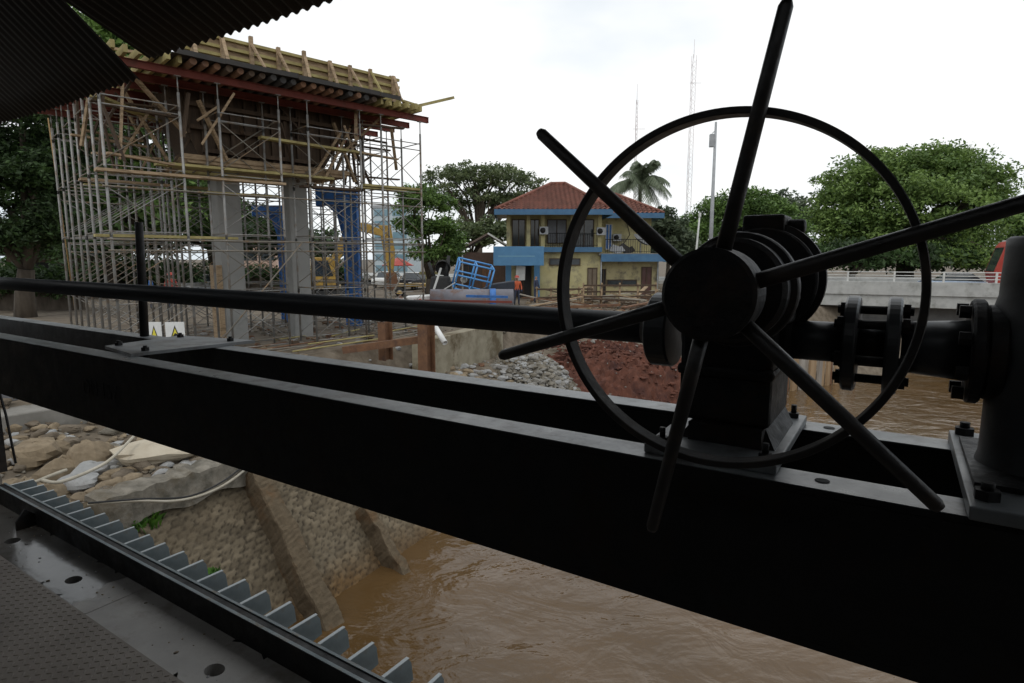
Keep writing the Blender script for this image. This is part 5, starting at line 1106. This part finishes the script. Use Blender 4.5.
for (x0, y0, x1, y1, Y, r_, mm, lb_) in ((414, 300.5, 512, 302, 27, .05, REDBEAM, 'red steel beam lying across the site behind the drive shaft'), (466, 296, 508, 297, 28.5, .06, BLUEST, 'blue steel pipe lying on the site below the blue cage'), (540, 308, 620, 305, 29, .06, RUST, 'rusty rail lying below the yellow house')):
    m = MB(); m.bar(atY(x0, y0, Y), atY(x1, y1, Y), r_ * 2, r_ * 2); tag(m.build('steel_bar', mm), lb_, 'steel bar')
m = MB(); m.bb(-.5, .5, -.3, .3, 0, .7); pq = atY(385, 296, 29)
ob_ = thing('orange_barrier', 'orange plastic barrier mesh at the foot of the right end scaffold', 'barrier', (atY(386, 296, 29).x, 29, ZG - .2))
m = MB()
for k in range(8): m.bb(-1.35 + k * .38, -1.05 + k * .38, -.02, .02, .12, .95)
for z in (.12, .5, .93): m.bb(-1.4, 1.65, -.026, .026, z, z + .08)
m.build('mesh_panel', ORANGE, ob_); m = MB()
for x in (-1.4, .1, 1.65): m.tube((x, 0, 0), (x, 0, 1.1), .04, n=8)
m.build('stake', ORANGE, ob_)
# warning signs on the near bank
for k, (x, lb_) in enumerate(((153.5, 'white warning sign with yellow triangle, beside the black rod'), (174.5, 'white warning sign with yellow triangle and black worker symbol'))):
    Y = 14.6; a = atY(x, 322, Y); s = Y / 606
    sgn = thing('warning_sign', lb_, 'warning sign', (a.x, Y, a.z - 1.2), R(6), 'warning signs by the scaffold')
    w_ = (7.2, 9.2)[k] * s; m = MB(); m.bb(-w_, w_, -.01, .01, .6, 1.2); m.build('board', WHITE, sgn)
    m = MB(); m.prism([(-w_ * .72, -.0125, .66), (w_ * .72, -.0125, .66), (0, -.0125, 1.12)], (0, .002, 0)); m.build('triangle_border', BLACK, sgn)
    m = MB(); m.prism([(-w_ * .54, -.0145, .69), (w_ * .54, -.0145, .69), (0, -.0145, 1.05)], (0, .0015, 0)); m.build('triangle', mat('sign_yellow', (.72, .62, .05), (.75, .66, .07), 3, .5), sgn)
    if k == 1: m = MB(); m.prism([(-.06, -.016, .70), (.05, -.016, .70), (.04, -.016, .82), (.09, -.016, .88), (.0, -.016, .93), (-.07, -.016, .84)], (0, .001, 0)); m.build('symbol', BLACK, sgn)
    m = MB(); m.tube((0, .03, -.6), (0, .03, 1.15), .025, n=8); m.build('stake', GALVD, sgn)
for k in range(16):
    t, q = random.uniform(2.6, 9.5), random.uniform(-1.6, 2.0); a = random.uniform(-.5, .5); m = MB(); L = random.uniform(1.2, 3.2); p_ = pp(t, q, .12 + .06 * random.random()); dv = Vector((math.cos(a + PA), math.sin(a + PA), random.uniform(-.02, .1))) * L / 2; m.tube(-dv, dv, .024, n=6)
    tag(m.build('loose_tube', [GALVD, RUST, WOODY][k % 3], None, p_ + Vector((0, 0, abs(dv.z)))), 'loose tube lying on the ground before the scaffold', 'scaffold tube', 'loose tubes on the ground at the scaffold foot')
# retaining wall, soldier piles, pipe
rw0, rw1 = atY(424, 330, 19.6), atY(503, 322, 25.2)
rwd = Vector((rw1.x - rw0.x, rw1.y - rw0.y, 0)); m = MB(); n_ = Vector((-rwd.y, rwd.x, 0)).normalized()
m.prism([Vector((rw0.x, rw0.y, 1.5)), Vector((rw1.x, rw1.y, 1.9)), Vector((rw1.x, rw1.y, 3.35)), Vector((rw0.x, rw0.y, 3.3))], n_ * .5)
tag(m.build('retaining_wall', mat('yellowish_wall', (.22, .19, .13), (.32, .285, .21), 2.2, .9, .6, c3=(.12, .09, .05), scale3=1.0), None, None, 0, .02), 'yellowish stained concrete retaining wall above the river bank', 'retaining wall')
def hpile(label, px, pyt, pyb, Y, w_):
    t, b_ = atY(px, pyt, Y), atY(px, pyb, Y); m = MB(); h = t.z - b_.z
    m.bb(-w_, w_, -w_, -w_ + .02, 0, h); m.bb(-w_, w_, w_ - .02, w_, 0, h); m.bb(-.012, .012, -w_ + .0205, w_ - .0205, 0, h); tag(m.build('steel_pile', RUST, None, (b_.x, Y, b_.z), R(-35)), label, 'steel pile', 'rusty steel piles')
hpile('rusty brown steel pile standing in front of the retaining wall', 427, 320, 375, 16.5, .17)
hpile('short brown steel pile left of the tall rusty pile', 386, 322, 360, 17.5, .15)
m = MB(); m.bar(atY(344, 350, 17.2), atY(424, 339, 16.8), .22, .2); tag(m.build('waling_beam', RUST), 'rusty brown beam spanning between the two steel piles', 'steel beam')
m = MB(); a, b = atY(434, 325, 18.2), atY(445, 343, 17.6); m.lathe(a, b - a, [(.07, 0), (.085, 0), (.085, (b - a).length), (.07, (b - a).length), (.07, .02)], 16); tag(m.build('drain_pipe', WHITE), 'white drain pipe sticking out of the retaining wall', 'pipe')
# heaps
def heap(name, label, cx, cy, rx, ry, h, m_, rot=0, seed=1):
    rs = np.random.RandomState(seed); n1, n2 = 60, 60; a = np.linspace(-1, 1, n1); X, Y_ = np.meshgrid(a, a); rr = np.hypot(X, Y_); c, s = math.cos(rot), math.sin(rot)
    wx = cx + X * rx * c - Y_ * ry * s; wy = cy + X * rx * s + Y_ * ry * c
    z = h * np.clip(1 - rr ** 1.6, -.25, 1) + .08 * rs.randn(n1, n2) * h + .1 * h * nois(wx, wy, 2.2); Z = land_z(wx, wy) * .96 + z
    i_ = np.arange(n1 * n2).reshape(n1, n2); o = npmesh(name, np.stack([wx, wy, Z], -1).reshape(-1, 3), np.stack([i_[:-1, :-1], i_[:-1, 1:], i_[1:, 1:], i_[1:, :-1]], -1).reshape(-1, 4), [m_], smooth=False)
    return tag(o, label, None, None, 'stuff')
SOIL = mat('red_laterite', (.075, .026, .015), (.13, .047, .028), 3, .95, .6, c3=(.05, .017, .012), scale3=1)
heap('red_soil', 'red brown earth heap on the river bank behind the handwheel', 5.2, 25.2, 4.3, 2.9, 1.15, SOIL, R(28), 2)
heap('gravel', 'grey broken gravel heap beside the red earth', 1.1, 22.8, 1.8, 2.5, .8, CONCD, R(20), 3)
def rg(rs):
    a = rs.rand() * 6.28; q = rs.rand() ** .6; return 1.1 + 1.95 * q * math.cos(a), 22.6 + 2.8 * q * math.sin(a)
scatter('gravel_stones', 'loose grey stones on the gravel heap', rg, 1500, .05, .24, [ROCKG, CONC, CONCD], 8, lambda x, y: float(land_z(x, y)) * .96 + .8 * max(-.1, 1 - (math.hypot((x - 1.1) / 1.8, (y - 22.8) / 2.6)) ** 1.6))
def rg2(rs):
    a = rs.rand() * 6.28; q = rs.rand() ** .7; return 4.4 + 4.0 * q * math.cos(a), 25.0 + 2.6 * q * math.sin(a)
scatter('soil_clods', 'pale stones and clods scattered on the red earth', rg2, 700, .04, .18, [SOIL] * 11 + [CONC], 9, lambda x, y: float(land_z(x, y)) * .96 + 1.15 * max(-.2, 1 - math.hypot((x - 5.2) / 4.3, (y - 25.2) / 3.2) ** 1.6))
def rg3(rs): return -3.2 + 4.2 * rs.rand(), 17.5 + 4.5 * rs.rand()
scatter('bank_rubble', 'brown rubble at the foot of the retaining wall', rg3, 420, .05, .28, [ROCK, CONCD, ROCKG], 10)
def rg4(rs): return -12 + 12 * rs.rand(), 19 + 8 * rs.rand()
scatter('site_debris', 'broken debris strewn on the site below the scaffold', rg4, 420, .05, .22, [CONCD, ROCKG, RUST, WOODD], 12)
# timber and planks heaped before the house
PLK = [mat('grey_plank', (.30, .27, .22), (.38, .34, .28), 5, .85), WOOD, RUST, WOODD]
for k in range(46):
    x, y = random.uniform(1.6, 9.5), random.uniform(31, 40); z = ZG + random.uniform(.05, .5) ; a = random.uniform(-.5, .5) + (1.2 if random.random() < .25 else 0); L = random.uniform(1.2, 3.4); tl = random.uniform(-.22, .22)
    m = MB(); dv = Vector((math.cos(a) * math.cos(tl), math.sin(a) * math.cos(tl), math.sin(tl))) * L / 2; m.bar(-dv, dv, random.uniform(.1, .28), .06)
    tag(m.build('debris_plank', PLK[k % 4], None, (x, y, z + abs(dv.z))), 'weathered plank in the loose debris before the yellow house', 'plank', 'debris planks before the yellow house')
for k, (x, y, a, h, L) in enumerate(((6.2, 34.5, .05, 1.3, 4.2), (6.3, 35.2, -.03, .9, 4.4), (3.2, 36.2, .1, 1.0, 3.4))):
    r = thing('timber_barrier', ['high timber rail barrier below the yellow house', 'low timber rail barrier below the yellow house', 'timber rail barrier right of the worker in orange'][k], 'barrier', (x, y, ZG), a)
    m = MB(); m.bar((-L / 2, 0, h), (L / 2, 0, h), .08, .1); m.bar((-L / 2, 0, h * .5), (L / 2, 0, h * .52), .08, .1); m.build('rail', WOODD, r)
    for q in range(5): m = MB(); xx = -L / 2 + L * q / 4; m.bb(xx - .045, xx + .045, .052, .13, 0, h + .15); m.build('stake', WOOD, r)
def rg5(rs): return 1 + 9.5 * rs.rand(), 30 + 11 * rs.rand()
scatter('yard_debris', 'broken debris in front of the yellow house', rg5, 500, .06, .35, [ROCK, CONCD, WOODD, RUST], 13)
# sheet piles along the far bank
SPM = [mat('sheet_pile_tan', (.26, .17, .09), (.36, .25, .15), 2, .85, .15, stretch=(1, 1, .3)), mat('sheet_pile_grey', (.24, .21, .18), (.36, .33, .29), 2, .85, .15, stretch=(1, 1, .3)), RUST]
sp = thing('sheet_pile_wall', 'wall of brown driven sheet piles at the far river bank', 'sheet pile wall', (10.4, 25.7, -.8), math.atan2(28.7 - 25.7, 15.9 - 10.4)); x = 0; k = 0
while x < 7.4:
    w_ = random.uniform(.26, .36); h = 3.0 + random.uniform(-.12, .12) - (.9 if x > 5.4 else 0); m = MB(); d_ = .10 if k % 2 else 0
    m.prism([(x + .01, d_, 0), (x + w_ - .01, d_, 0), (x + w_ - .05, d_ - .09, 0), (x + .05, d_ - .09, 0)], (random.uniform(-.04, .04), 0, h)); m.build('pile', SPM[random.choice((0, 0, 1, 1, 2))], sp); x += w_; k += 1
